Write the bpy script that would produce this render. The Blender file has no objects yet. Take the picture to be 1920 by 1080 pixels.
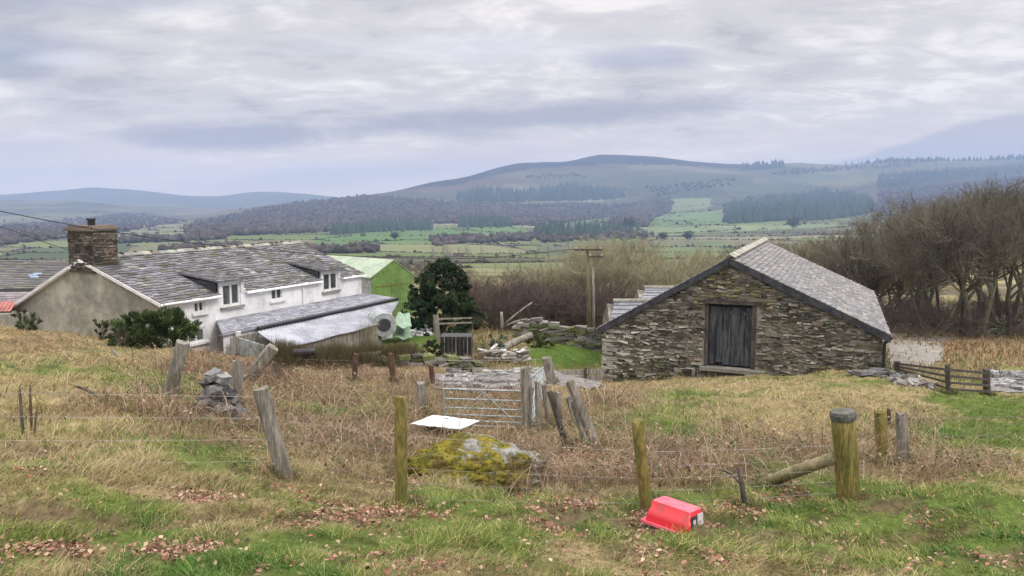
import bpy, math, random
import numpy as np
from mathutils import Vector, Matrix
R = math.radians
S = bpy.context.scene
COL = S.collection
# ------------------------------------------------------------------ camera
F = 1450.0; PITCH = math.atan(162/1450.0); CP, SP = math.cos(PITCH), math.sin(PITCH)
cam_d = bpy.data.cameras.new('camera'); cam = bpy.data.objects.new('camera', cam_d); COL.objects.link(cam)
cam_d.sensor_width = 36.0; cam_d.lens = 36.0*F/1920.0
cam_d.clip_start = 0.1; cam_d.clip_end = 60000
cam.location = (0, 0, 0); cam.rotation_euler = (math.pi/2 - PITCH, 0, 0)
S.camera = cam
S.render.resolution_x = 1024; S.render.resolution_y = 576
# ------------------------------------------------------------------ view
S.view_settings.view_transform = 'Standard'; S.view_settings.look = 'None'
S.view_settings.exposure = 0.0; S.view_settings.gamma = 1.0
S.cycles.volume_bounces = 1
S.cycles.transparent_max_bounces = 16
# ------------------------------------------------------------------ sun (overcast: weak and very soft)
SUN_EL, SUN_AZ = R(48), R(125)       # azimuth clockwise from the view direction
sd = bpy.data.lights.new('sun', 'SUN'); sd.energy = 1.5; sd.angle = R(12); sd.color = (1, 0.97, 0.92)
sun = bpy.data.objects.new('sun', sd); COL.objects.link(sun)
sv = Vector((math.sin(SUN_AZ)*math.cos(SUN_EL), math.cos(SUN_AZ)*math.cos(SUN_EL), math.sin(SUN_EL)))
sun.rotation_euler = sv.to_track_quat('Z', 'Y').to_euler()
# ------------------------------------------------------------------ node helpers
class NT:
    def __init__(s, tree): s.t = tree; s.n = tree.nodes; s.l = tree.links
    def node(s, typ, **kw):
        n = s.n.new(typ)
        for k, v in kw.items(): setattr(n, k, v)
        return n
    def put(s, sock, v):
        if isinstance(v, bpy.types.NodeSocket): s.l.new(v, sock)
        elif v is not None:
            if isinstance(v, (tuple, list)) and len(v) == 3 and sock.type == 'RGBA': v = (*v, 1)
            sock.default_value = v
    def m(s, op, a, b=None, c=None, clamp=False):
        n = s.node('ShaderNodeMath', operation=op); n.use_clamp = clamp
        s.put(n.inputs[0], a)
        if b is not None: s.put(n.inputs[1], b)
        if c is not None: s.put(n.inputs[2], c)
        return n.outputs[0]
    def mix(s, f, a, b, mode='MIX'):
        n = s.node('ShaderNodeMix', data_type='RGBA', blend_type=mode)
        s.put(n.inputs[0], f); s.put(n.inputs[6], a); s.put(n.inputs[7], b); return n.outputs[2]
    def noise(s, vec, scale, detail=4, rough=0.55, dist=0.0):
        n = s.node('ShaderNodeTexNoise'); s.put(n.inputs['Vector'], vec)
        n.inputs['Scale'].default_value = scale; n.inputs['Detail'].default_value = detail
        n.inputs['Roughness'].default_value = rough; n.inputs['Distortion'].default_value = dist
        return n.outputs['Fac']
    def ramp(s, v, a, b, lo=0.0, hi=1.0):
        n = s.node('ShaderNodeMapRange', interpolation_type='SMOOTHSTEP'); s.put(n.inputs[0], v)
        n.inputs[1].default_value = a; n.inputs[2].default_value = b; n.inputs[3].default_value = lo; n.inputs[4].default_value = hi
        return n.outputs[0]
    def comb(s, x, y, z):
        n = s.node('ShaderNodeCombineXYZ'); s.put(n.inputs[0], x); s.put(n.inputs[1], y); s.put(n.inputs[2], z); return n.outputs[0]
    def mapping(s, vec, scale):
        n = s.node('ShaderNodeMapping'); s.put(n.inputs['Vector'], vec); n.inputs['Scale'].default_value = scale; return n.outputs[0]
# ------------------------------------------------------------------ world: nishita behind layered stratocumulus
W = bpy.data.worlds.new("World"); S.world = W; W.use_nodes = True
w = NT(W.node_tree); w.n.clear()
sky = w.node('ShaderNodeTexSky', sky_type='NISHITA'); sky.sun_disc = False
sky.sun_elevation = SUN_EL; sky.sun_rotation = SUN_AZ; sky.dust_density = 2.0
tc = w.node('ShaderNodeTexCoord'); d = tc.outputs['Generated']
sep = w.node('ShaderNodeSeparateXYZ'); w.put(sep.inputs[0], d)
dx, dy, dz = sep.outputs
zc = w.m('MAXIMUM', dz, 0.0)
den = w.m('ADD', zc, 0.17)
px_ = w.m('DIVIDE', dx, den); py_ = w.m('DIVIDE', dy, den)
pv = w.comb(px_, py_, 0.0)
n1 = w.noise(w.mapping(pv, (0.9, 1.3, 1)), 1.0, 7, 0.6, 0.5)
n2 = w.noise(w.mapping(pv, (1.1, 1.7, 1)), 2.9, 7, 0.62, 0.5)
n3 = w.noise(w.mapping(d, (4.2, 4.2, 9)), 1.0, 5, 0.6, 0.5)
nn = w.m('ADD', w.m('MULTIPLY', n1, 0.42), w.m('ADD', w.m('MULTIPLY', n2, 0.33), w.m('MULTIPLY', n3, 0.25)))
cov = w.ramp(nn, 0.40, 0.62)
DARK, MID, LIGHT = (5.5, 5.25, 5.6), (7.8, 7.3, 7.4), (10.8, 10.1, 9.9)
c = w.mix(w.ramp(nn, 0.38, 0.50), DARK, MID)
c = w.mix(w.ramp(nn, 0.49, 0.60), c, LIGHT)
hz = w.ramp(dz, 0.0, 0.12, 1.0, 0.0)
c = w.mix(w.m('MULTIPLY', hz, 0.9), c, (13.0, 10.6, 8.7))
# cloud banks at given bearings: u = dx/dy, v = dz/dy
dyc = w.m('MAXIMUM', dy, 0.05)
u_ = w.m('DIVIDE', dx, dyc); v_ = w.m('DIVIDE', dz, dyc)
wn = w.noise(w.mapping(d, (9, 9, 26)), 1.0, 5, 0.6, 0.3)
wob = w.m('SUBTRACT', wn, 0.5)
def bank(cx, cy, rx, ry, soft=0.5, amp=1.6, tilt=0.0):
    """ellipse mask round photo bearing (cx,cy) of a 1920 px wide view"""
    u0 = (cx-960)/F; v0 = (378-cy)/F
    du = w.m('SUBTRACT', u_, u0)
    a = w.m('DIVIDE', du, rx/F)
    b = w.m('DIVIDE', w.m('SUBTRACT', w.m('SUBTRACT', v_, v0), w.m('MULTIPLY', du, tilt)), ry/F)
    r = w.m('SQRT', w.m('ADD', w.m('MULTIPLY', a, a), w.m('MULTIPLY', b, b)))
    r = w.m('ADD', r, w.m('MULTIPLY', wob, amp))
    return w.m('MULTIPLY', w.ramp(r, 1-soft, 1+soft, 1, 0), w.ramp(dy, 0.1, 0.3))
for (cx, cy, rx, ry, soft, amp, tilt, col, k) in (
        (420, 258, 190, 26, .45, 1.5, 0, (4.6, 4.5, 5.2), .9), (1000, 222, 360, 22, .6, 1.8, .06, (4.5, 4.4, 5.1), .9),
        (60, 130, 95, 26, .5, 1.5, 0, (4.2, 4.2, 4.9), .85), (1180, 120, 130, 20, .6, 2, .05, (4.0, 4.4, 5.8), .6),
        (230, 15, 330, 22, .8, 2, 0, (4.0, 4.4, 5.6), .6), (30, 90, 160, 30, .8, 2, 0, (4.0, 4.5, 5.8), .5),
        (150, 120, 60, 14, .7, 2, 0, (8.6, 8.6, 9.3), .7), (60, 275, 150, 22, .8, 2, 0, (7.6, 7.1, 7.5), .6),
        (900, 100, 260, 22, .9, 2, 0, (8.7, 8.6, 9.4), .6), (1640, 255, 260, 30, .9, 2, .25, (8.2, 7.6, 7.6), .6),
        (780, 315, 400, 20, .9, 2, .10, (8.2, 7.3, 7.8), .6)):
    c = w.mix(w.m('MULTIPLY', bank(cx, cy, rx, ry, soft, amp, tilt), k), c, col)
# long hill-cap of stratus low on the right
um = w.m('SUBTRACT', u_, (1500-960)/F)
edge = w.m('ADD', w.m('MULTIPLY', w.ramp(um, 0.0, 0.30), 0.064), 0.050)
edge = w.m('ADD', edge, w.m('MULTIPLY', wob, 0.022))
cap = w.m('MULTIPLY', w.ramp(w.m('SUBTRACT', edge, v_), -0.004, 0.006), w.m('MULTIPLY', w.ramp(um, 0.0, 0.06), w.ramp(dy, .1, .3)))
c = w.mix(w.m('MULTIPLY', cap, 0.85), c, (5.6, 5.4, 6.3))
cl = w.mix(0.95, sky.outputs[0], c)
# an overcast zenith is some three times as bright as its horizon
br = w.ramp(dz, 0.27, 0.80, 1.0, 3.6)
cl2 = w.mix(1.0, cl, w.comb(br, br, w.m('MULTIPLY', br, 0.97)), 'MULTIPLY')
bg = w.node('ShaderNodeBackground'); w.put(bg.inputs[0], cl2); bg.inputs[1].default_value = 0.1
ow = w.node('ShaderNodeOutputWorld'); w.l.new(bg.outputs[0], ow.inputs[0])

# ------------------------------------------------------------------ projection helpers
def at(px, py, Y):
    u = (px-960)/F; v = (540-py)/F
    k = Y/(CP+v*SP)
    return Vector((u*k, Y, (-SP+v*CP)*k))
def proj(x, y, z):
    dep = y*CP - z*SP; up = y*SP + z*CP
    dep = np.maximum(dep, 0.01)
    return 960+F*x/dep, 540-F*up/dep
def ray(px, py):
    u = (px-960)/F; v = (540-py)/F
    return Vector((u, CP+v*SP, -SP+v*CP))
# ------------------------------------------------------------------ numpy noise
def _h(i, j, s):
    n = (i.astype(np.int64)*374761393 + j.astype(np.int64)*668265263 + s*974634777) & 0x7fffffff
    n = ((n ^ (n >> 13))*1274126177) & 0x7fffffff
    return ((n ^ (n >> 16)) & 0xffff)/65535.0
def vn(x, y, s=0):
    i = np.floor(x); j = np.floor(y); fx = x-i; fy = y-j
    fx = fx*fx*(3-2*fx); fy = fy*fy*(3-2*fy)
    return (_h(i, j, s)*(1-fx)+_h(i+1, j, s)*fx)*(1-fy) + (_h(i, j+1, s)*(1-fx)+_h(i+1, j+1, s)*fx)*fy
def fbm(x, y, s=0, o=4):
    a = 0; k = 1.0; t = 0
    for q in range(o):
        a = a + k*vn(x*2**q+13.7*q, y*2**q-7.1*q, s+q); t += k; k *= .5
    return a/t
def cells(x, y, s=0, jit=.8):
    """jittered-grid voronoi: cell id value, F1, F2"""
    i = np.floor(x); j = np.floor(y)
    f1 = np.full(x.shape, 9.0); f2 = np.full(x.shape, 9.0); idv = np.zeros(x.shape)
    for a in (-1, 0, 1):
        for b in (-1, 0, 1):
            cx = i+a+.5+jit*(_h(i+a, j+b, s)-.5); cy = j+b+.5+jit*(_h(i+a, j+b, s+5)-.5)
            dd = np.hypot(x-cx, y-cy); hv = _h(i+a, j+b, s+9)
            cl = dd < f1
            f2 = np.where(cl, f1, np.minimum(f2, dd)); idv = np.where(cl, hv, idv); f1 = np.where(cl, dd, f1)
    return idv, f1, f2
def sst(a, b, x):
    t = np.clip((x-a)/(b-a), 0, 1); return t*t*(3-2*t)
# ------------------------------------------------------------------ terrain heights: thin-plate through surveyed points
CTL = [(-200,1080,4.4),(0,1080,4.6),(480,1080,4.9),(960,1080,5.2),(1440,1080,5.3),(1920,1080,5.4),(2200,1080,5.5),
 (-150,840,8),(0,850,8.2),(250,880,7.8),(520,893,8.2),(752,948,7.5),(980,955,7.6),(1213,955,7.7),(1400,940,8.2),(1590,932,8.5),(1800,890,9.6),(1950,875,10),(2200,860,10.5),
 (-150,730,12.5),(0,740,12.6),(200,745,12.8),(320,748,13),(440,795,12),(620,835,11),(890,900,9.5),(1050,870,10.8),(1150,830,12.3),(1300,800,13.8),(1500,810,13.2),(1680,870,11.5),(1800,810,14),(1950,800,14.5),
 (-150,605,21),(0,612,21),(90,624,21),(180,641,21),(330,655,20),(430,690,17.5),(560,735,16.5),(680,735,17.5),(840,740,18.5),(900,808,15),(985,812,15),(1060,770,16.5),(1060,715,21.5),(1250,735,19.5),(1450,735,19.5),(1620,735,19),
 (1130,716,26),(1400,712,23.8),(1660,702,22.6),(1745,745,18),(1850,742,20),(1960,740,20),(1740,700,25),
 (-150,640,27),(0,640,27),(300,662,26),(420,668,27),(560,672,27),(700,660,30),(800,640,32.5),(900,690,26),(1060,672,30.5),(1060,648,34),
 (1720,672,31),(1850,665,32),(1960,660,33),(1900,634,42),(1750,632,43),(1900,606,56),(1650,606,56),
 (0,600,45),(300,600,45),(735,592,60),(1000,604,50),(1300,604,50),(1600,575,75),(1900,565,80),(2200,565,80),(-200,560,75),(300,560,75),
 (700,560,85),(1100,560,85),(-300,530,150),(300,530,150),(900,528,150),(1500,525,150),(2100,522,150),
 (-300,505,300),(300,503,300),(900,500,300),(1500,496,300),(2100,490,300),
 (-400,478,650),(200,478,650),(960,478,650),(1500,474,650),(2200,466,650),
 (-400,442,1200),(0,442,1200),(400,441,1200),(800,438,1250),(1150,440,1250),(1500,438,1250),(1900,425,1300),(2300,420,1300),
 (-400,420,2000),(0,424,2000),(250,425,2000),(450,414,2000),(650,414,2000),(900,412,2000),(1150,412,2000),(1400,404,2000),(1700,392,2000),(2100,385,2000),
 (-400,400,3000),(0,405,3000),(250,408,3000),(370,410,2800),(480,391,2800),(600,377,2900),(690,366,3100),(860,375,3000),(1000,378,3000),(1170,378,3000),(1400,368,3000),(1700,350,3000),(2100,345,3000),
 (700,364,3500),(800,344,3700),(930,322,3900),(900,345,3500),(1100,330,3700),(1300,325,3700),(1550,330,3700),(1900,318,3700),
 (600,385,4400),(800,362,4600),(980,306,4400),(1130,291,4500),(1230,297,4500),(1370,309,4500),(1500,305,4500),(1700,300,4500),(1930,294,4500),(2300,290,4500),
 (-400,385,4200),(0,376,4200),(150,377,4200),(280,387,4200),(400,392,4200),
 (-300,388,5000),(150,388,5000),(450,386,5000),(1130,335,5200),(1700,335,5200),
 (-400,366,5700),(0,365,5700),(170,359,5700),(260,362,5700),(370,370,5700),(480,361,5700),(560,366,5700),(760,374,5700),(1130,370,5700),(1500,370,5700),(2200,370,5700),
 (-400,374,6900),(400,376,6900),(1200,374,6900),(2200,374,6900)]
pts = [tuple(at(*c_)) for c_ in CTL]
for az in (-75, -50, 50, 75):
    for rr, zz in ((2.5, -1.95), (8, -2.7), (22, -3.8 if az < 0 else -5), (60, -8), (300, -24), (1200, -50), (4000, 10), (6500, 30)):
        pts.append((rr*math.sin(R(az)), rr*math.cos(R(az)), zz))
for az in (-60, -30, 0, 30, 60):
    pts.append((1.2*math.sin(R(az)), 1.2*math.cos(R(az)), -1.68)); pts.append((.5*math.sin(R(az)), .5*math.cos(R(az)), -1.6))
    pts.append((3.0*math.sin(R(az)), 3.0*math.cos(R(az)), -2.02))
pts = np.array(pts)
def tocoord(x, y):
    az = np.arctan2(x, y); az = np.clip(az, -R(78), R(78)); r = np.hypot(x, y)
    return az*3.0, np.log(r+.5), r
ca, cb, cr = tocoord(pts[:, 0], pts[:, 1]); cv = pts[:, 2]/(cr+2.0)
def phi(d2): return np.where(d2 > 1e-12, .5*d2*np.log(np.maximum(d2, 1e-12)), 0)
N = len(cv)
A = np.zeros((N+3, N+3)); A[:N, :N] = phi((ca[:, None]-ca)**2+(cb[:, None]-cb)**2) + np.eye(N)*2e-4
Pm = np.stack([np.ones(N), ca, cb], 1); A[:N, N:] = Pm; A[N:, :N] = Pm.T
WT = np.linalg.solve(A, np.concatenate([cv, np.zeros(3)]))
def ground(x, y, detail=True):
    x = np.asarray(x, float); y = np.asarray(y, float); sh = x.shape; x = x.ravel(); y = y.ravel()
    out = np.empty(x.shape)
    for k in range(0, len(x), 60000):
        a, b, r = tocoord(x[k:k+60000], y[k:k+60000])
        v = phi((a[:, None]-ca)**2+(b[:, None]-cb)**2) @ WT[:N] + WT[N]+WT[N+1]*a+WT[N+2]*b
        out[k:k+60000] = v*(r+2.0)
    if detail:
        r = np.hypot(x, y)
        near = 1-sst(22, 45, r)
        out += near*((fbm(x*.9, y*.9, 3)-.5)*.30*sst(1.5, 4, r) + (fbm(x*3.3, y*3.3, 11, 3)-.5)*.13*sst(1.5, 4, r) - .10*sst(.60, .70, fbm(x*.8+9, y*1.5, 17, 4))*(r > 3)*(1-sst(13, 16, r)))
        mid = sst(1500, 3000, r)
        out += mid*(fbm(x/260., y/260., 21, 4)-.5)*22 + sst(300, 900, r)*(fbm(x/150., y/150., 41)-.5)*4
    return out.reshape(sh)
def gz(x, y): return float(ground(np.array([x]), np.array([y]))[0])
_rs = np.geomspace(2.0, 6900, 1500)
def hit(px, py):
    dr = ray(px, py); t = _rs/math.hypot(dr.x, dr.y)
    dz_ = dr.z*t - ground(dr.x*t, dr.y*t)
    idx = np.where(dz_ < 0)[0]
    if len(idx) == 0 or idx[0] == 0: return None
    i = idx[0]; f = dz_[i-1]/(dz_[i-1]-dz_[i]); tt = t[i-1]+(t[i]-t[i-1])*f
    return Vector(dr)*tt
def hits(pxs, pys):
    """vectorised: table of terrain slope angles per column"""
    out = []
    for a, b in zip(pxs, pys):
        out.append(hit(a, b))
    return out
# ------------------------------------------------------------------ object helpers
def tag(o, label=None, cat=None, group=None, kind=None):
    if label: o['label'] = label
    if cat: o['category'] = cat
    if group: o['group'] = group
    if kind: o['kind'] = kind
    return o
def thing(name, loc, label, cat, group=None, rz=0):
    o = bpy.data.objects.new(name, None); COL.objects.link(o); o.location = loc; o.rotation_euler.z = rz
    o.empty_display_size = .2
    return tag(o, label, cat, group)
class MB:
    def __init__(s): s.v = []; s.f = []; s.c = []; s.smooth = False
    def add(s, vs, fs, col=None):
        n = len(s.v); s.v += [tuple(v) for v in vs]
        for f in fs: s.f.append(tuple(n+i for i in f)); s.c.append(col or (1, 1, 1))
        return s
    def box(s, cen, half, M=None, col=None, jit=0.0, rnd=random):
        """half extents along the columns of M (3x3)"""
        M = M or Matrix.Identity(3); cen = Vector(cen); vs = []
        for a in (-1, 1):
            for b in (-1, 1):
                for c_ in (-1, 1):
                    p = Vector((a*half[0], b*half[1], c_*half[2]))
                    if jit: p += Vector((rnd.uniform(-jit, jit), rnd.uniform(-jit, jit), rnd.uniform(-jit, jit)))
                    vs.append(cen + M @ p)
        return s.add(vs, [(0,1,3,2),(4,6,7,5),(0,4,5,1),(2,3,7,6),(0,2,6,4),(1,5,7,3)], col)
    def bar(s, a, b, w_, h_, col=None, up=Vector((0, 0, 1))):
        a = Vector(a); b = Vector(b); d_ = b-a; L = d_.length; d_.normalize()
        if abs(d_.dot(up)) > .95: up = Vector((1, 0, 0))
        x = d_.cross(up).normalized(); z = x.cross(d_)
        return s.box((a+b)/2, (w_/2, L/2, h_/2), Matrix((x, d_, z)).transposed(), col)
    def tube(s, P, rad, n=6, cap=True, col=None):
        P = [Vector(p) for p in P]; base = len(s.v)
        if not hasattr(rad, '__len__'): rad = [rad]*len(P)
        ref = None
        for i, p in enumerate(P):
            t = (P[min(i+1, len(P)-1)]-P[max(i-1, 0)])
            if t.length < 1e-9: t = Vector((0, 0, 1))
            t.normalize()
            if ref is None: ref = Vector((0, 0, 1)) if abs(t.z) < .9 else Vector((1, 0, 0))
            x = ref - t*ref.dot(t)
            if x.length < 1e-5: x = t.orthogonal()
            x.normalize(); y = t.cross(x); ref = x
            for k in range(n):
                a = 2*math.pi*k/n; q = p + (x*math.cos(a)+y*math.sin(a))*rad[i]; s.v.append(tuple(q))
        for i in range(len(P)-1):
            for k in range(n):
                a = base+i*n+k; b = base+i*n+(k+1) % n
                s.f.append((a, b, b+n, a+n)); s.c.append(col or (1, 1, 1))
        if cap:
            s.f.append(tuple(base+k for k in range(n-1, -1, -1))); s.c.append(col or (1, 1, 1))
            e = base+(len(P)-1)*n; s.f.append(tuple(e+k for k in range(n))); s.c.append(col or (1, 1, 1))
        return s
    def poly(s, vs, col=None): return s.add(vs, [tuple(range(len(vs)))], col)
    def prism(s, poly, ext, col=None):
        """closed solid: polygon (list of Vector) extruded by vector ext"""
        n = len(poly); vs = list(poly)+[p+ext for p in poly]
        fs = [tuple(range(n-1, -1, -1)), tuple(range(n, 2*n))]+[(i, (i+1) % n, n+(i+1) % n, n+i) for i in range(n)]
        return s.add(vs, fs, col)
    def build(s, name, mat, parent=None, smooth=False, origin=None):
        me = bpy.data.meshes.new(name)
        off = wloc(parent) if parent else Vector(origin or (0, 0, 0))
        me.from_pydata([(a-off.x, b-off.y, c_-off.z) for a, b, c_ in s.v], [], s.f)
        if any(c_ != (1, 1, 1) for c_ in s.c):
            at_ = me.color_attributes.new('Col', 'FLOAT_COLOR', 'CORNER')
            buf = np.ones((len(me.loops), 4), np.float32)
            tot = np.array([len(f) for f in s.f]); buf[:, :3] = np.repeat(np.array(s.c, np.float32), tot, axis=0)
            at_.data.foreach_set('color', buf.ravel())
        if smooth: me.polygons.foreach_set('use_smooth', np.ones(len(me.polygons), bool))
        me.materials.append(mat); me.update()
        o = bpy.data.objects.new(name, me); COL.objects.link(o)
        if parent: o.parent = parent
        else: o.location = off
        return o
def wloc(o):
    v = Vector(o.location); p = o.parent
    while p: v = v + Vector(p.location); p = p.parent
    return v
def npmesh(name, v, f, mat, col=None, parent=None, smooth=False):
    """v (n,3); f (m,k) same-size faces; col per vertex (n,3)"""
    me = bpy.data.meshes.new(name); m, k = f.shape
    me.vertices.add(len(v)); me.vertices.foreach_set('co', v.astype(np.float32).ravel())
    me.loops.add(m*k); me.loops.foreach_set('vertex_index', f.astype(np.int32).ravel())
    me.polygons.add(m); me.polygons.foreach_set('loop_start', np.arange(0, m*k, k, dtype=np.int32))
    me.polygons.foreach_set('loop_total', np.full(m, k, np.int32))
    if smooth: me.polygons.foreach_set('use_smooth', np.ones(m, bool))
    me.update(calc_edges=True)
    if col is not None:
        a = me.color_attributes.new('Col', 'FLOAT_COLOR', 'POINT')
        buf = np.ones((len(v), 4), np.float32); buf[:, :3] = col; a.data.foreach_set('color', buf.ravel())
    me.materials.append(mat)
    o = bpy.data.objects.new(name, me); COL.objects.link(o)
    if parent: o.parent = parent
    return o
def copy_tree(o, parent=None):
    c_ = o.copy(); COL.objects.link(c_); c_.parent = parent
    for ch in list(o.children): copy_tree(ch, c_)
    return c_
# ------------------------------------------------------------------ materials
def mat(name, col, col2=None, rough=.85, scale=4, bump=.3, bscale=25, metal=0, attr=False, var=.35, stretch=(1, 1, 1), trans=0, spec=.3, split=(.4, .62)):
    m = bpy.data.materials.new(name); m.use_nodes = True; t = NT(m.node_tree); b = t.n['Principled BSDF']
    tcn = t.node('ShaderNodeTexCoord').outputs['Object']; vec = t.mapping(tcn, stretch)
    if attr:
        a = t.node('ShaderNodeAttribute', attribute_name='Col').outputs['Color']; base = t.mix(1, a, (*col, 1), 'MULTIPLY')
    else: base = (*col, 1)
    if col2: base = t.mix(t.ramp(t.noise(vec, scale, 6, .65), *split), base, (*col2, 1))
    vv = t.ramp(t.noise(vec, scale*4.3, 5, .7), .3, .7, 1-var, 1+var)
    base = t.mix(1, base, t.comb(vv, vv, vv), 'MULTIPLY')
    t.put(b.inputs['Base Color'], base); b.inputs['Roughness'].default_value = rough
    b.inputs['Metallic'].default_value = metal; b.inputs['Specular IOR Level'].default_value = spec
    if bump:
        bn = t.node('ShaderNodeBump'); bn.inputs['Strength'].default_value = bump; bn.inputs['Distance'].default_value = .02
        t.put(bn.inputs['Height'], t.noise(vec, bscale, 6, .7)); t.l.new(bn.outputs[0], b.inputs['Normal'])
    if trans:
        tr = t.node('ShaderNodeBsdfTranslucent'); t.put(tr.inputs[0], base); mx = t.node('ShaderNodeMixShader'); mx.inputs[0].default_value = trans
        t.l.new(b.outputs[0], mx.inputs[1]); t.l.new(tr.outputs[0], mx.inputs[2]); t.l.new(mx.outputs[0], t.n['Material Output'].inputs[0])
    return m
K = {}
K['ground'] = mat('ground', (1, 1, 1), attr=True, var=.3, scale=3, bump=.5, bscale=14, rough=1, spec=.05)
K['blade'] = mat('blade', (1, 1, 1), attr=True, var=.15, scale=2, bump=0, rough=.8, trans=.25, spec=.15)
K['leaf'] = mat('leaf', (1, 1, 1), attr=True, var=.2, scale=9, bump=0, rough=.7, trans=.1, spec=.15)
K['stone'] = mat('stone', (1, 1, 1), attr=True, var=.35, scale=5, bump=.8, bscale=30, rough=.95, spec=.15)
K['mortar'] = mat('mortar', (.30, .28, .235), (.12, .11, .085), scale=1.3, bump=.8, bscale=22)
K['slate'] = mat('slate', (1, 1, 1), attr=True, var=.3, scale=2.5, bump=.4, bscale=22, rough=.6, spec=.4)
K['slate_edge'] = mat('slate_edge', (.055, .058, .065), (.03, .03, .035), scale=3, bump=.5, rough=.7)
K['lichen_cap'] = mat('lichen_cap', (.40, .39, .33), (.24, .24, .21), scale=4, bump=.6, bscale=18)
K['roughcast'] = mat('roughcast', (.42, .40, .33), (.24, .23, .19), scale=.55, bump=.9, bscale=30, var=.22, split=(.35, .6))
K['white_wall'] = mat('white_wall', (.74, .74, .74), (.47, .47, .46), split=(.42, .78), scale=1.1, bump=.5, bscale=16, var=.08)
K['white_trim'] = mat('white_trim', (.74, .74, .74), (.6, .6, .58), scale=3, bump=.1, var=.08, rough=.5)
K['glass'] = mat('glass', (.05, .06, .06), (.10, .12, .11), scale=1, bump=0, rough=.08, spec=.6, var=.1)
K['oldwood'] = mat('oldwood', (.27, .25, .21), (.14, .125, .10), scale=2.2, bump=.8, bscale=14, stretch=(5, 5, .7))
K['greenwood'] = mat('greenwood', (.225, .18, .055), (.12, .12, .028), scale=2.2, bump=.8, bscale=16, stretch=(4, 4, .7), var=.5)
K['polewood'] = mat('polewood', (.115, .10, .05), (.17, .15, .09), scale=1, bump=.4, stretch=(3, 3, .5))
K['redwood'] = mat('redwood', (.075, .04, .028), (.12, .07, .05), scale=4, bump=.5, stretch=(4, 4, 1))
K['cutwood'] = mat('cutwood', (.30, .25, .15), (.2, .18, .09), scale=3, bump=.5, stretch=(1, 1, 1))
K['capwood'] = mat('capwood', (.085, .09, .075), (.14, .14, .12), scale=8, bump=.8)
K['door'] = mat('door', (.085, .092, .10), (.022, .024, .03), scale=1.6, bump=.6, bscale=16, stretch=(6, 6, .5), rough=.8, var=.5)
K['darkwood'] = mat('darkwood', (.055, .046, .04), (.10, .088, .075), scale=2.5, bump=.7, stretch=(3, 3, 1))
K['bark'] = mat('bark', (.105, .095, .075), (.15, .155, .09), scale=1.2, bump=.6, bscale=9, var=.35)
K['twig'] = mat('twig', (.10, .088, .068), (.165, .15, .10), scale=.35, bump=0, var=.35)
K['twig_tan'] = mat('twig_tan', (.105, .078, .062), (.075, .056, .046), scale=.35, bump=0, var=.35)
K['twig_olive'] = mat('twig_olive', (.31, .29, .175), (.19, .165, .11), scale=.3, bump=0, var=.35)
K['twig_pale'] = mat('twig_pale', (.22, .19, .175), (.17, .16, .15), scale=.1, bump=0, var=.2)
K['ever'] = mat('ever', (1, 1, 1), attr=True, var=.4, scale=1.5, bump=0, rough=.75, trans=.1, spec=.2)
K['galv'] = mat('galv', (.42, .45, .46), (.26, .29, .28), scale=6, bump=.1, metal=.3, rough=.5)
K['greentin'] = mat('greentin', (.165, .27, .08), (.12, .19, .06), scale=.6, bump=0, var=.2, rough=.6)
K['paletin'] = mat('paletin', (.35, .42, .31), (.26, .33, .24), scale=1, bump=0, var=.15, rough=.5)
K['polyroof'] = mat('polyroof', (.42, .43, .47), (.28, .29, .33), scale=1.4, bump=.1, var=.12, rough=.45)
K['whitesheet'] = mat('whitesheet', (.72, .74, .77), (.48, .49, .48), split=(.5, .75), scale=5, bump=.1, var=.05, rough=.5)
K['concrete'] = mat('concrete', (.27, .25, .215), (.18, .17, .15), scale=1.5, bump=.4, var=.2)
K['gravel'] = mat('gravel', (.235, .225, .215), (.14, .135, .125), scale=9, bump=.9, bscale=40, var=.45)
K['redtin'] = mat('redtin', (.42, .16, .13), (.30, .12, .10), scale=2, bump=.1, var=.15)
K['red'] = mat('red', (.60, .022, .035), (.30, .045, .035), split=(.5, .72), scale=6, bump=.04, var=.08, rough=.4, spec=.5)
K['redpale'] = mat('redpale', (.72, .16, .21), (.60, .10, .14), scale=8, bump=.05, var=.1, rough=.5)
K['black'] = mat('black', (.03, .035, .035), (.05, .05, .055), scale=10, bump=.05, var=.2, rough=.5)
K['paleprint'] = mat('paleprint', (.55, .5, .5), (.48, .42, .43), scale=10, bump=0, var=.1)
K['wire'] = mat('wire', (.30, .30, .29), (.2, .17, .14), scale=8, bump=0, metal=.4, rough=.6)
K['cable'] = mat('cable', (.02, .02, .022), scale=1, bump=0, var=.1)
K['blackplastic'] = mat('blackplastic', (.018, .02, .025), (.03, .03, .035), scale=4, bump=.1, rough=.4)
K['brick_red'] = mat('brick_red', (.25, .12, .085), (.17, .11, .08), scale=5, bump=.5)
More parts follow.
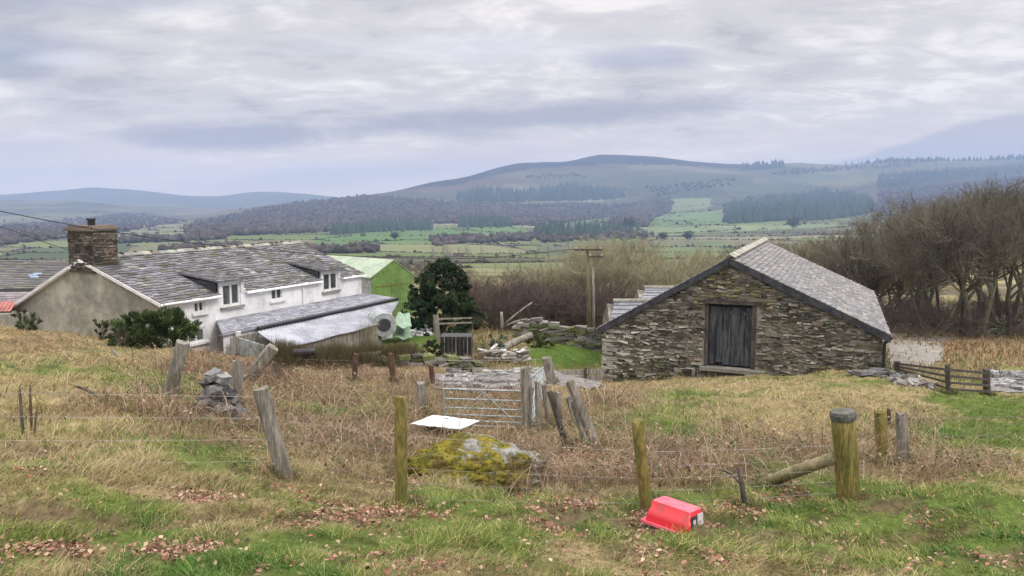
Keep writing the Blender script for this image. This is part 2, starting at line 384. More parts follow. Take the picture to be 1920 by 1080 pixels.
def boulder_mat():
    m = bpy.data.materials.new('mossy_rock'); m.use_nodes = True; t = NT(m.node_tree); b = t.n['Principled BSDF']
    o = t.node('ShaderNodeTexCoord').outputs['Object']
    rock = t.mix(t.ramp(t.noise(o, 5, 6, .7), .35, .65), (.34, .34, .32, 1), (.17, .165, .145, 1))
    rock = t.mix(t.ramp(t.noise(o, 22, 4, .7), .5, .66), rock, (.10, .09, .075, 1))
    moss = t.mix(t.ramp(t.noise(o, 4.5, 6, .7), .38, .62), (.085, .09, .018, 1), (.27, .22, .03, 1))
    moss = t.mix(t.ramp(t.noise(o, 3.3, 5, .7), .48, .62), moss, (.11, .08, .03, 1)); moss = t.mix(t.ramp(t.noise(o, 26, 3, .7), .46, .68), moss, (.045, .05, .012, 1))
    sx = t.node('ShaderNodeSeparateXYZ'); t.put(sx.inputs[0], o)
    f = t.m('ADD', t.noise(o, 2.6, 6, .65), t.m('MULTIPLY', t.m('ADD', sx.outputs[0], .12), -.16))
    f = t.ramp(f, .33, .43)
    t.put(b.inputs['Base Color'], t.mix(f, rock, moss)); b.inputs['Roughness'].default_value = .95
    b.inputs['Specular IOR Level'].default_value = .1
    bn = t.node('ShaderNodeBump'); bn.inputs['Strength'].default_value = 1; bn.inputs['Distance'].default_value = .03
    t.put(bn.inputs['Height'], t.noise(o, 16, 8, .75)); t.l.new(bn.outputs[0], b.inputs['Normal'])
    return m
K['boulder'] = boulder_mat()
# ================================================================== LARGE STRUCTURE: the land
rng = np.random.default_rng(7); random.seed(7)
def inpoly(px, py, P):
    res = np.zeros(px.shape, bool); n = len(P)
    for i in range(n):
        x1, y1 = P[i]; x2, y2 = P[(i+1) % n]
        if y1 == y2: continue
        c_ = ((y1 > py) != (y2 > py)) & (px < (x2-x1)*(py-y1)/(y2-y1)+x1)
        res ^= c_
    return res
GREEN = [(370,720,90,26,.8),(110,690,120,22,.55),(290,700,60,14,.4),(40,850,80,30,.5),(300,840,160,45,.5),(430,860,70,25,.9),(1220,800,130,38,1.2),(1250,825,90,22,.6),(1850,800,170,85,1.8),
  (680,770,90,18,.5),(860,745,90,18,.5),(680,760,110,26,.9),(560,800,60,20,.5),(1300,735,170,10,.7),(900,770,80,16,.8),(1700,900,200,30,.5),(1520,905,90,20,.8),(1400,1010,260,50,.6),(880,1000,110,40,.7),(1150,1000,90,20,.4),(100,960,200,40,.35),
  (620,1010,200,60,.2),(1880,950,120,60,.5),(760,650,110,24,1.6),(1060,668,80,22,2.2),(480,930,120,26,.5),(720,930,60,12,-.3)]
BROWN = [(760,720,420,75,.9),(620,800,230,80,1.6),(560,700,240,50,1.2),(450,760,150,70,1.3),(1050,880,180,60,1.2),(60,640,140,30,.9),(250,770,120,22,.7),(1280,880,230,60,1.0),
  (1450,860,220,45,1.0),(1150,780,70,60,.9),(1700,820,90,55,1.0),(1800,880,180,18,1.3),(930,740,60,40,.8)]
LITTER = [(620,975,130,22,1),(760,965,90,18,.8),(1060,950,120,22,1.1),(1230,985,80,20,.7),(1340,960,110,20,1.1),(1500,935,110,14,.9),(120,1030,130,16,.8),(340,1035,70,18,.8),(400,935,90,12,.9),(30,880,60,14,.6),(700,900,200,30,.5),(1020,990,50,20,.6),(1280,1040,160,20,.6),(1690,990,150,20,.7),(1480,1060,200,20,.5),(700,1045,120,20,.4),(1860,1040,100,24,.4)]
def blobs(L, px, py):
    t = np.zeros(px.shape)
    for a, b, c_, d_, k in L: t += k*np.exp(-(((px-a)/c_)**2+((py-b)/d_)**2))
    return t
RUST = [(70,640,110,24,1),(430,668,130,26,1.2),(560,690,90,30,.7),(230,770,110,20,.6),(370,840,40,30,.7),(860,742,40,10,.8),(1100,860,60,40,.4)]
def near_w(x, y, z):
    px, py = proj(x, y, z)
    n = fbm(x*.55, y*.55, 71, 4); n2 = fbm(x*2.1, y*2.1, 81, 3)
    front = sst(880, 960, py)
    g = blobs(GREEN, px, py) + front*.95 + (n-.5)*3.0 + (n2-.5)*1.8 - .22
    br = blobs(BROWN, px, py) + (n2-.5)*1.2 - front*.5
    g = np.clip(g, 0, 1); br = np.clip(br-.25, 0, 1)*(1-g*.6)
    li = np.clip(blobs(LITTER, px, py)+(fbm(x*3, y*3, 91, 3)-.5)*1.8-.25, 0, 1)
    return g, br, li, n, n2, px, py
C_ = lambda *a: np.array(a)
GR, YG, ST, BR, DK = C_(.07,.115,.025), C_(.16,.17,.045), C_(.27,.21,.12), C_(.16,.11,.075), C_(.045,.033,.022)  # soil tones darkened to stand in for contact shade beneath the grass
def lerp(a, b, t): return a*(1-t[:, None])+b*t[:, None]
def near_col(x, y, z):
    g, br, li, n, n2, px, py = near_w(x, y, z)
    col = lerp(np.tile(ST, (len(x), 1)), YG, np.clip((n2-.35)*2.2, 0, 1)*.6+.1)
    col = lerp(col, GR*.8+YG*.2, g)
    col = lerp(col, BR, br*.9)
    col = lerp(col, C_(.30,.20,.15), li*.5)
    dk = np.clip(fbm(x*5, y*5, 55, 3)-.52, 0, 1)*3
    col = lerp(col, DK, np.clip(dk, 0, .6))
    # trimmed lawns
    hol = sst(.56, .66, fbm(x*.8+9, y*1.5, 17, 4))*(1-sst(13, 16, np.hypot(x, y))); col = lerp(col, C_(.13,.09,.06), hol*.8)
    lawn = np.clip(blobs([(1065,668,85,24,2.2),(760,630,80,18,1.8),(780,655,50,14,1.2),(1870,795,110,60,1.2)], px, py)+(n2-.5)*.8-.5, 0, 1)*sst(13, 16, np.hypot(x, y))
    col = lerp(col, C_(.065,.11,.022), lawn)
    rough = np.clip(blobs([(1850,645,160,26,1.5),(1700,600,200,30,1.2),(1880,665,90,10,.6)], px, py), 0, 1)*sst(24, 30, np.hypot(x, y))
    col = lerp(col, C_(.24,.15,.085)*(.6+.8*n2.mean()), rough*(.55+.45*n))
    # yards and tracks
    return col
HILL = [  # (polygon in bearings, colour) : real field and moor patches of the far slopes
 ([(690,352),(930,318),(1150,310),(1240,330),(1250,352),(1160,352),(1060,338),(900,350),(800,362)], (.34,.22,.11)),
 ([(930,325),(1150,318),(1300,318),(1330,335),(1120,345),(1000,345)], (.30,.30,.15)),
 ([(690,360),(850,348),(990,316),(1130,306),(1300,312),(1400,318),(1380,300),(1130,286),(960,296),(800,332)], (.075,.07,.06)),
 ([(1170,340),(1300,322),(1420,330),(1400,350),(1250,362),(1175,365)], (.22,.25,.12)),
 ([(1200,372),(1290,352),(1380,352),(1370,366),(1260,378)], (.12,.13,.08)),
 ([(1262,374),(1330,372),(1332,392),(1258,394)], (.33,.42,.16)),
 ([(1228,408),(1262,398),(1352,396),(1352,420),(1230,424)], (.25,.42,.12)),
 ([(1350,352),(1480,345),(1475,362),(1380,372)], (.24,.28,.14)),
 ([(1420,334),(1560,325),(1600,338),(1460,345)], (.28,.34,.17)),
 ([(1600,322),(1930,296),(1930,304),(1620,334)], (.33,.32,.2)),
 ([(1640,345),(1760,318),(1930,305),(1930,360),(1650,392)], (.12,.13,.09)),
 ([(1000,374),(1130,374),(1160,368),(1160,374),(1120,379),(1000,379)], (.40,.44,.25)),
 ([(225,438),(300,422),(352,410),(356,418),(330,432),(250,443)], (.36,.38,.18)),
 ([(250,470),(300,448),(400,452),(420,466),(350,480)], (.36,.40,.16)),
 ([(0,470),(120,462),(240,452),(250,462),(220,480),(0,490)], (.17,.24,.11)),
 ([(590,440),(700,432),(985,424),(985,438),(900,450),(760,456),(590,466)], (.20,.40,.08)),
 ([(1130,432),(1240,425),(1560,418),(1600,422),(1450,432),(1250,440),(1140,440)], (.34,.46,.16)),
 ([(1180,462),(1330,452),(1420,470),(1360,492),(1180,486)], (.30,.42,.14)),
 ([(930,490),(1000,480),(1100,484),(1110,502),(960,508)], (.38,.38,.2)),
 ([(1010,455),(1180,452),(1180,470),(1020,480)], (.24,.30,.15)),
]
def far_col(x, y, z):
    r = np.hypot(x, y); px, py = proj(x, y, z)
    sx = np.where(r > 1900, 420., 210.)
    wx = x + (fbm(x/160., y/160., 31)-.5)*90; wy = y + (fbm(x/160., y/160., 33)-.5)*90
    idv, f1, f2 = cells(wx/sx, wy/(sx*.8), 60)
    pal = .68*np.array([(.12,.17,.055),(.16,.21,.075),(.24,.26,.13),(.28,.26,.16),(.14,.165,.08),(.21,.20,.12),(.115,.12,.065),(.19,.23,.10)])
    col = pal[(idv*7.99).astype(int)]
    n = fbm(x/55., y/55., 35)*.5+fbm(x/210., y/210., 36)*.5
    col = col*(.75+.5*n)[:, None]
    hedge = (f2-f1 < .055)
    col[hedge] = (.10, .09, .065)
    # rough country on the slopes
    hillz = sst(2100, 2600, r)*.75
    moor = lerp(np.tile(C_(.13,.115,.075), (len(x), 1)), C_(.05,.045,.04), sst(.38, .6, fbm(x/230., y/230., 37)))
    col = lerp(col, moor, hillz)
    far = sst(4750, 5300, r)*.8; col = lerp(col, C_(.09,.10,.085), far*.9)
    # river meadow scrub close below the farm
    cl = 1-sst(120, 330, r)
    scrub = lerp(np.tile(C_(.26,.24,.12), (len(x), 1)), C_(.12,.10,.07), sst(.4, .6, fbm(x/14., y/14., 39)))
    col = lerp(col, scrub, cl)
    k = np.maximum(1, 1.0)
    qx = px+(fbm(x/90., y/90., 43)-.5)*26; qy = py+(fbm(x/90., y/90., 47)-.5)*5
    band = (r > 600) & (y > 0)
    for P, cc in HILL:
        msk = inpoly(qx, qy, P) & band
        g_ = np.array(cc); g_ = (g_*.33+g_.mean()*.12)*(.62 if P[0][1] < 362 else .92); col[msk] = g_*(.55+.9*n[msk])[:, None]
    return col
def land_col(x, y, z):
    r = np.hypot(x, y); c_ = np.empty((len(x), 3))
    for k in range(0, len(x), 80000):
        sl = slice(k, k+80000); a, b, e = x[sl], y[sl], z[sl]
        c_[sl] = lerp(near_col(a, b, e), far_col(a, b, e), sst(34, 70, r[sl]))
    return c_
fine = np.radians(np.linspace(-43, 43, 1000)); outer = np.radians(np.concatenate([np.linspace(47, 180, 24), np.linspace(-176, -47, 23)]))
AZ = np.concatenate([fine, outer]); RR = np.concatenate([[0.05, .4, .9], np.geomspace(1.5, 7000, 740)])
aa, rr_ = np.meshgrid(AZ, RR); gx = (rr_*np.sin(aa)).ravel(); gy = (rr_*np.cos(aa)).ravel(); gzv = ground(gx, gy)
na, nr = len(AZ), len(RR)
ii = np.arange(nr-1)[:, None]*na; jj = np.arange(na)[None, :]; j2 = (jj+1) % na
faces = np.stack([ii+jj, ii+j2, ii+na+j2, ii+na+jj], -1).reshape(-1, 4)
land = npmesh('ground', np.stack([gx, gy, gzv], 1), faces, K['ground'], land_col(gx, gy, gzv), smooth=True)
tag(land, kind='structure')
LANDMIN = float(gzv.min()); LANDMAX = float(gzv.max()); print('land z', LANDMIN, LANDMAX)

# ------------------------------------------------------------------ far woods, hedges (masses nobody could count)
ICO = []
def _ico():
    p = (1+5**.5)/2; v = np.array([(-1,p,0),(1,p,0),(-1,-p,0),(1,-p,0),(0,-1,p),(0,1,p),(0,-1,-p),(0,1,-p),(p,0,-1),(p,0,1),(-p,0,-1),(-p,0,1)], float)
    v /= np.linalg.norm(v[0])
    f = np.array([(0,11,5),(0,5,1),(0,1,7),(0,7,10),(0,10,11),(1,5,9),(5,11,4),(11,10,2),(10,7,6),(7,1,8),(3,9,4),(3,4,2),(3,2,6),(3,6,8),(3,8,9),(4,9,5),(2,4,11),(6,2,10),(8,6,7),(9,8,1)])
    return v, f
IV, IF = _ico()
def blob_cloud(name, P, sz, cols, label, cat, cone=False, hs=1.0):
    """P (n,3) bases; sz (n,) radius; cols list of albedos"""
    P = np.asarray(P); n = len(P)
    if cone:
        v0 = np.array([(math.cos(a), math.sin(a), 0) for a in np.linspace(0, 2*math.pi, 6)[:-1]]+[(0, 0, 3.4)]); f0 = np.array([(k, (k+1) % 5, 5) for k in range(5)])
    else: v0 = IV+np.array([0, 0, .75]); f0 = IF
    m = len(v0)
    jit = rng.normal(0, .30 if not cone else .2, (n, m, 3)); 
    if cone: jit *= .6; jit[:, 5, :2] *= .3
    ang = rng.uniform(0, 6.28, n); ca_, sa_ = np.cos(ang), np.sin(ang)
    v = v0[None]+jit; x = v[..., 0]*ca_[:, None]-v[..., 1]*sa_[:, None]; y = v[..., 0]*sa_[:, None]+v[..., 1]*ca_[:, None]
    v = np.stack([x, y, v[..., 2]*hs*rng.uniform(.75, 1.3, (n, 1))], -1)*sz[:, None, None]+P[:, None, :]
    f = (f0[None]+np.arange(n)[:, None, None]*m).reshape(-1, 3)
    pal = np.array(cols); c_ = pal[rng.integers(0, len(pal), n)]*rng.uniform(.75, 1.3, (n, 1)); c_ = np.repeat(c_, m, axis=0)
    o = npmesh(name, v.reshape(-1, 3), f, K['ever'] if cone else K['farwood'], c_)
    return tag(o, label, cat, kind='stuff')
K['farwood'] = mat('farwood', (.78, .80, .82), attr=True, var=.3, scale=.2, bump=0, rough=1, spec=.05)
def scatter_poly(poly, n, rmin=600, rmax=12000):
    xs = [p[0] for p in poly]; ys = [p[1] for p in poly]; out = []
    px = rng.uniform(min(xs), max(xs), n*6); py = rng.uniform(min(ys), max(ys), n*6)
    ok = inpoly(px, py, poly); px, py = px[ok][:n], py[ok][:n]
    # one terrain profile per 4 px bearing column
    cache = {}
    for a, b in zip(px, py):
        k = round(a/4)
        if k not in cache:
            u = (k*4-960)/F; yy = _rs/math.hypot(u, 1); zz = ground(u*yy, yy, True)
            dep = yy*CP-zz*SP; ppx, ppy = proj(u*yy, yy, zz); cache[k] = (u, yy, zz, ppy)
        u, yy, zz, ppy = cache[k]
        idx = np.where((ppy[1:] <= b) & (ppy[:-1] > b))[0]
        if len(idx) == 0: continue
        i = idx[0]; f = (ppy[i]-b)/(ppy[i]-ppy[i+1]+1e-9); Y = yy[i]+(yy[i+1]-yy[i])*f
        u2 = (a-960)/F*1.0
        if rmin < Y < rmax: out.append((u2*Y*(1.0), Y, zz[i]+(zz[i+1]-zz[i])*f))
    return np.array(out)
CONIF = [([(855,368),(900,360),(1000,362),(1060,350),(1165,362),(1170,372),(1130,376),(860,381)], 800, 8),
 ([(1355,395),(1450,375),(1540,362),(1620,372),(1640,398),(1560,412),(1450,415),(1360,421)], 1300, 7),
 ([(622,432),(700,424),(810,420),(812,431),(700,436),(624,440)], 330, 6), ([(862,418),(958,418),(958,426),(864,427)], 170, 7),
 ([(1385,315),(1465,308),(1465,316),(1385,320)], 110, 8), ([(1560,304),(1930,293),(1930,299),(1560,309)], 330, 6),
 ([(1000,432),(1130,428),(1200,432),(1130,442),(1000,446)], 170, 7), ([(1640,330),(1760,322),(1930,312),(1930,322),(1760,338),(1640,352)], 420, 6)]
Pc, Zc = [], []
for P_, n_, s_ in CONIF:
    q = scatter_poly(P_, n_)
    if len(q): Pc.append(q); Zc.append(rng.uniform(.7, 1.2, len(q))*s_*(.7 if q[:,1].mean() < 2000 else 1))
blob_cloud('conifer_wood', np.concatenate(Pc), np.concatenate(Zc), [(.022,.045,.03),(.03,.055,.03),(.02,.035,.03)], 'dark conifer plantations spread over the far hillside', 'wood', cone=True)
BROAD = [([(1000,440),(1180,432),(1230,440),(1180,450),(1010,456)], 260, 4), ([(800,446),(1000,440),(1000,452),(810,462)], 260, 4), ([(1190,380),(1255,372),(1240,392),(1200,398)], 200, 5), ([(980,330),(1080,326),(1100,333),(1000,336)], 60, 5), ([(1440,322),(1560,316),(1560,322),(1450,330)], 120, 5),
 ([(350,424),(470,396),(560,381),(690,366),(860,380),(1000,384),(1170,383),(1240,384),(1200,402),(1000,424),(820,420),(600,436),(350,446)], 8000, 5.2),
 ([(1170,384),(1240,372),(1262,380),(1255,398),(1225,410),(1210,426),(1130,428)], 1100, 5),
 ([(1210,352),(1370,335),(1380,345),(1230,368)], 160, 6), ([(1640,360),(1930,330),(1930,372),(1640,408)], 1500, 5),
 ([(0,425),(250,400),(350,415),(230,436),(0,460)], 1500, 5), ([(1460,318),(1700,306),(1700,312),(1470,326)], 140, 5),
 ([(560,470),(700,468),(700,474),(570,478)], 120, 4), ([(200,452),(420,446),(420,450),(210,458)], 150, 5), ([(1352,384),(1450,366),(1452,372),(1360,392)], 120, 7), ([(300,470),(560,462),(560,468),(320,478)], 160, 4)]
Pb, Zb = [], []
for P_, n_, s_ in BROAD:
    q = scatter_poly(P_, n_)
    if len(q): Pb.append(q); Zb.append(rng.uniform(.55, 1.15, len(q))*s_)
# hedgerows of the valley floor follow the field edges
n_ = 800000
hy = 250*(3400/250.)**rng.random(n_); hx = hy*rng.uniform(-.8, .8, n_)
sx = np.where(np.hypot(hx, hy) > 1900, 420., 210.)
wx = hx + (fbm(hx/160., hy/160., 31)-.5)*90; wy = hy + (fbm(hx/160., hy/160., 33)-.5)*90
_, f1, f2 = cells(wx/sx, wy/(sx*.8), 60); e = (f2-f1 < .016*np.clip(700/np.hypot(hx, hy), 1, 2)) & (fbm(hx/60., hy/60., 63) > .38); hx, hy = hx[e], hy[e]
hq = np.stack([hx, hy, ground(hx, hy)], 1); Pb.append(hq); Zb.append(rng.uniform(.5, 1.3, len(hq))*(.6+len(hq)*0)*np.clip(hq[:, 1]/800, .8, 2.2)*np.where(rng.random(len(hq)) < .04, 2.4, 1))
print('hedge', len(hq))
blob_cloud('broadleaf_wood', np.concatenate(Pb), np.concatenate(Zb), [(.085,.062,.055),(.105,.08,.065),(.07,.06,.045),(.115,.09,.085),(.055,.058,.04)], 'bare winter woods and hedgerows across the far valley', 'wood', hs=.9)
# ------------------------------------------------------------------ haze: one box of even air
def haze():
    x0, x1, y0, y1, z0, z1 = -7100, 7100, -7100, 7100, LANDMIN-1.5, LANDMAX+16
    b = MB(); b.box(((x0+x1)/2, (y0+y1)/2, (z0+z1)/2), ((x1-x0)/2, (y1-y0)/2, (z1-z0)/2))
    m = bpy.data.materials.new('haze'); m.use_nodes = True; t = NT(m.node_tree); t.n.remove(t.n['Principled BSDF'])
    v = t.node('ShaderNodeVolumePrincipled'); v.inputs['Color'].default_value = (.42, .57, .90, 1); v.inputs['Density'].default_value = 1.75e-4
    v.inputs['Anisotropy'].default_value = .2
    t.l.new(v.outputs[0], t.n['Material Output'].inputs['Volume'])
    tag(b.build('haze', m), kind='stuff')
haze()
# ================================================================== BUILDINGS
class Frame:
    """a building's own axes: s along the ridge (away), w across to the left, origin at its near right eave corner"""
    def __init__(f, px, py, Y, deg):
        f.o = at(px, py, Y); a = R(deg); f.a = Vector((math.sin(a), math.cos(a), 0)); f.b = Vector((-math.cos(a), math.sin(a), 0))
    def p(f, s, w_, z): v = f.o+f.a*s+f.b*w_; return Vector((v.x, v.y, z))
    def onw(f, px, py, w_=0.0):          # pixel -> (s, z) on the long plane at offset w
        r = ray(px, py); o = f.o+f.b*w_; n = f.b; t = n.dot(o)/n.dot(r); q = r*t; return (q-o).dot(f.a), q.z
    def ons(f, px, py, s=0.0):           # pixel -> (w, z) on the cross plane at s
        r = ray(px, py); o = f.o+f.a*s; n = f.a; t = n.dot(o)/n.dot(r); q = r*t; return (q-o).dot(f.b), q.z
def quadbox(b, P, n, col=None):
    """thin solid over quad P extruded by vector n"""
    return b.prism([Vector(p) for p in P], Vector(n), col)
def slates(b, p00, p10, p11, p01, cw, ch, pal, rnd, lift=.012, gap=.004, rag=.15, moss=None, sag=0.0, hole=None):
    """courses of slates over the quad p00(eave start) p10(eave end) p11(ridge end) p01(ridge start)"""
    p00, p10, p11, p01 = map(Vector, (p00, p10, p11, p01))
    nrm = (p10-p00).cross(p01-p00).normalized()
    if nrm.z < 0: nrm = -nrm
    H = ((p01-p00).length+(p11-p10).length)/2; L = ((p10-p00).length+(p11-p01).length)/2
    nrow = max(2, int(H/ch)); up = 1/nrow
    def P(u, v):
        q = p00*(1-u)*(1-v)+p10*u*(1-v)+p11*u*v+p01*(1-u)*v
        return q-Vector((0, 0, sag*(math.sin(u*math.pi)*.7+.3*math.sin(u*9+v*3))*(.3+.7*math.sin(v*math.pi))))
    for r_ in range(nrow):
        v0 = r_*up; v1 = min(1, v0+up*1.15); u = -(r_ % 2)*.5*cw/L
        while u < 1:
            w_ = cw/L*rnd.uniform(.8, 1.2); a0 = max(0, u); a1 = min(1, u+w_)
            if a1-a0 > .15*cw/L and not (hole and hole((a0+a1)/2, v0)):
                dv = rnd.uniform(-rag, rag)*up*.35
                g = gap/L; l0 = lift+rnd.uniform(0, .01); q = [P(a0+g, max(0, v0+dv))+nrm*l0, P(a1-g, max(0, v0+dv))+nrm*(l0+rnd.uniform(-.004, .004)), P(a1-g, v1)+nrm*.003, P(a0+g, v1)+nrm*.003]
                c_ = pal[rnd.randrange(len(pal))]; k = rnd.uniform(.82, 1.18); c_ = tuple(x*k for x in c_)
                if moss:
                    c_ = moss(u, v0, c_, rnd)
                n0 = len(b.v); base = [q[0]-nrm*(l0-.001), q[1]-nrm*(l0-.001)]
                b.add(q+base, [(0, 1, 2, 3), (4, 5, 1, 0), (4, 0, 3), (1, 5, 2)], c_)
            u += w_
def stones(b, org, ux, uz, un, W_, top, pal, rnd, hmin=.05, hmax=.13, lmin=.12, lmax=.5, skip=None, prot=.035, bottom=0.0, colf=None, rough=0):
    """rubble masonry: irregular courses of stones on a plane. top(t)->height"""
    ux, uz, un = map(Vector, (ux, uz, un)); h = bottom; M = Matrix((ux, un, uz)).transposed()
    H = max(top(W_*i/40) for i in range(41))
    while h < H:
        rh = rnd.uniform(hmin, hmax); t = rnd.uniform(-.2, 0)
        while t < W_:
            l = rnd.uniform(lmin, lmax)*(.6+rh/hmax*.6); t0 = max(0, t); t1 = min(W_, t+l); tc_ = (t0+t1)/2
            wave = .05*math.sin(tc_*1.3+h*.7)+.03*math.sin(tc_*3.1+2*h)
            hc = h+rh/2+wave; hh = rh/2*rnd.uniform(.7, 1.02)
            if t1-t0 > .05 and hc+hh < top(tc_)-.0 and hc-hh > bottom-.2 and not (skip and skip(t0, t1, hc-hh, hc+hh)):
                p_ = rnd.uniform(.008, prot); k = rnd.uniform(.65, 1.3); c_ = pal[rnd.randrange(len(pal))]
                if colf: c_ = colf(tc_, hc, c_, rnd)
                if rough and rnd.random() < .07: t += l; continue
                if rough: hc += rnd.uniform(-.02, .02); hh *= rnd.uniform(.6, 1.12); M = Matrix((ux, un, uz)).transposed() @ Matrix.Rotation(rnd.gauss(0, .09), 3, 'Y')
                b.box(Vector(org)+ux*tc_+uz*hc+un*(p_/2), ((t1-t0)/2-rnd.uniform(.006, .02), p_/2+.02, hh-rnd.uniform(.003, .008)), M, tuple(x*k for x in c_), jit=.011+.018*rough, rnd=rnd)
            t += l
        h += rh+.004
SLATE = [(.17,.175,.20),(.21,.215,.25),(.14,.145,.165),(.25,.25,.28),(.19,.19,.20)]
# ------------------------------------------------------------------ farmhouse
HF = Frame(300, 570, 26.0, 24.0)
def farmhouse():
    f = HF; rnd = random.Random(3)
    ze = f.o.z; wr, zr = f.ons(153, 489); wl, zl = f.ons(30, 575)
    L = 11.7; zb = ze-3.1
    root = thing('farmhouse', f.p(L/2, wl/2, zb), 'white farmhouse with a grey rendered gable, long slate roof and two swept dormer windows', 'house')
    def wallbox(name, P, n, m):
        b = MB(); b.prism(P, n); return b.build(name, m, root)
    T = .4
    gab = wallbox('gable_wall', [f.p(0, 0, zb), f.p(0, 0, ze), f.p(0, wr, zr-.06), f.p(0, wl, zl), f.p(0, wl, zb)], f.a*T, K['roughcast'])
    tag(gab, 'bare grey roughcast gable end')
    wallbox('gable_wall', [f.p(L-T, 0, zb), f.p(L-T, 0, ze), f.p(L-T, wr, zr-.06), f.p(L-T, wl, zl), f.p(L-T, wl, zb)], f.a*T, K['white_wall'])
    # front wall, whitewashed, with window openings
    wins = []
    for q in ((363,565,384,586), (415,530,452,574), (508,541,530,562), (605,510,634,545), (352,616,386,642)):
        s0, z1 = f.onw(q[0], q[1]); s1, z0 = f.onw(q[2], q[3]); sm, zt = f.onw((q[0]+q[2])/2, q[1]); _, zb_ = f.onw((q[0]+q[2])/2, q[3])
        wins.append((s0, s1, zb_, zt))
    b = MB(); edges = sorted(set([T+.004, L-T-.004]+[x for w_ in wins for x in w_[:2]])); 
    for s0, s1 in zip(edges[:-1], edges[1:]):
        if s1-s0 < .01: continue
        sm = (s0+s1)/2; cuts = sorted([(w_[2], w_[3]) for w_ in wins if w_[0] < sm < w_[1]]); z = zb
        tops = max([ze]+[c_[1]+.14 for c_ in cuts if c_[1] > ze-.25])
        for c_ in cuts+[(tops, tops)]:
            if c_[0] > z: b.prism([f.p(s0, 0, z), f.p(s1, 0, z), f.p(s1, 0, c_[0]), f.p(s0, 0, c_[0])], f.b*T)
            z = c_[1]
    b.build('front_wall', K['white_wall'], root)
    wallbox('back_wall', [f.p(T+.004, wl-T, zb), f.p(L-T-.004, wl-T, zb), f.p(L-T-.004, wl-T, zl), f.p(T+.004, wl-T, zl)], f.b*(T-.004), K['roughcast'])
    for k, (s0, s1, z0, z1) in enumerate(wins):
        fr = MB(); fw = .09 if k in (1, 3) else .06
        for a, c_, e, g in ((s0, s0+fw, z0, z1), (s1-fw, s1, z0, z1), ((s0+s1)/2-fw*.5, (s0+s1)/2+fw*.5, z0+fw, z1-fw), (s0+fw, s1-fw, z0, z0+fw), (s0+fw, s1-fw, z1-fw, z1)):
            fr.prism([f.p(a, .03, e), f.p(c_, .03, e), f.p(c_, .03, g), f.p(a, .03, g)], f.b*.09)
        wn_ = fr.build('window', K['white_trim'], root)
        g = MB(); g.prism([f.p(s0+fw*.5, .075, z0+fw*.5), f.p(s1-fw*.5, .075, z0+fw*.5), f.p(s1-fw*.5, .075, z1-fw*.5), f.p(s0+fw*.5, .075, z1-fw*.5)], f.b*.02); g.build('pane', K['glass'], wn_)
        c_ = MB(); c_.prism([f.p(s0+fw*.5, .11, z0+fw), f.p(s1-fw*.5, .11, z0+fw), f.p(s1-fw*.5, .11, z0+fw+.25*(z1-z0)), f.p(s0+fw*.5, .11, z0+fw+.25*(z1-z0))], f.b*.01)
        sl = MB(); sl.prism([f.p(s0-.12, -.10, z0-.09), f.p(s1+.12, -.10, z0-.09), f.p(s1+.12, -.10, z0-.003), f.p(s0-.12, -.10, z0-.003)], f.b*.14); sl.build('sill', K['concrete'] if k in (1, 3) else K['white_trim'], wn_)
    # roof body and slates; the right slope is rebuilt round each swept dormer
    ov = .18; sl_ = (zr-ze)/wr
    def RP(s, w_): return f.p(s, w_, ze+.08+(w_)*sl_)          # right slope
    wdrop = (zr-zl)/(wl-wr)
    rb = MB(); gaps = [(wins[k][0]-.2, wins[k][1]+.2) for k in (1, 3)]
    for sa_, sb_, w0_ in ((-.1, gaps[0][0], -ov), (*gaps[0], .45), (gaps[0][1], gaps[1][0], -ov), (*gaps[1], .45), (gaps[1][1], L+.1, -ov)):
        q = lambda w_: f.p(sa_, w_, ze+.08+w_*sl_)
        rb.prism([q(w0_), q(wr), f.p(sa_, wl+ov, zl+.08-ov*wdrop), f.p(sa_, wl+ov, zl-.02-ov*wdrop), f.p(sa_, wr, zr-.05), q(w0_)-Vector((0, 0, .08))], f.a*(sb_-sa_))
    def hole(u, v):
        s_ = -.12+u*(L+.24); return v*(wr+ov)-ov < .45 and any(g0-.02 < s_ < g1+.02 for g0, g1 in gaps)
    def moss(u, v, c_, r_):
        if r_.random() < .10+.25*u*(1-v) : return (c_[0]*.55, c_[1]*.6, c_[2]*.38)
        if r_.random() < .04: return (.27, .27, .25)
        return c_
    pal = [(.145,.143,.16),(.18,.178,.195),(.12,.118,.13),(.095,.095,.098),(.16,.155,.16),(.13,.126,.115)]
    slates(rb, RP(-.12, -ov), RP(L+.12, -ov), RP(L+.12, wr), RP(-.12, wr), .34, .19, pal, rnd, lift=.035, gap=.01, rag=.8, moss=moss, hole=hole)
    slates(rb, f.p(L+.12, wl+ov, zl+.08-ov*wdrop), f.p(-.12, wl+ov, zl+.08-ov*wdrop), RP(-.12, wr), RP(L+.12, wr), .34, .22, pal, rnd, lift=.03, gap=.008)
    roof = rb.build('roof', K['slate'], root)
    # ridge tiles, sagging, mossy
    rt = MB(); s = .8; 
    while s < L+.1:
        l = .42; z = ze+.08+wr*sl_+rnd.uniform(0, .03); c_ = [(.20,.20,.19),(.12,.11,.09),(.30,.31,.26)][rnd.randrange(3)]
        A_ = f.p(s, wr, z+.05); B_ = f.p(min(s+l-.02, L+.12), wr, z+.05)
        for sg in (1, -1):
            n = f.b*sg*.17-Vector((0, 0, .10)); rt.prism([A_, B_, B_+n, A_+n], Vector((0, 0, .035)), c_)
        if rnd.random() < .5:
            q = A_+f.a*rnd.uniform(0, .3)
            rt.box(q+Vector((0, 0, .04)), (rnd.uniform(.04, .10), rnd.uniform(.04, .09), rnd.uniform(.015, .035)), None, (.10, .10, .05), jit=.02, rnd=rnd)
        s += l
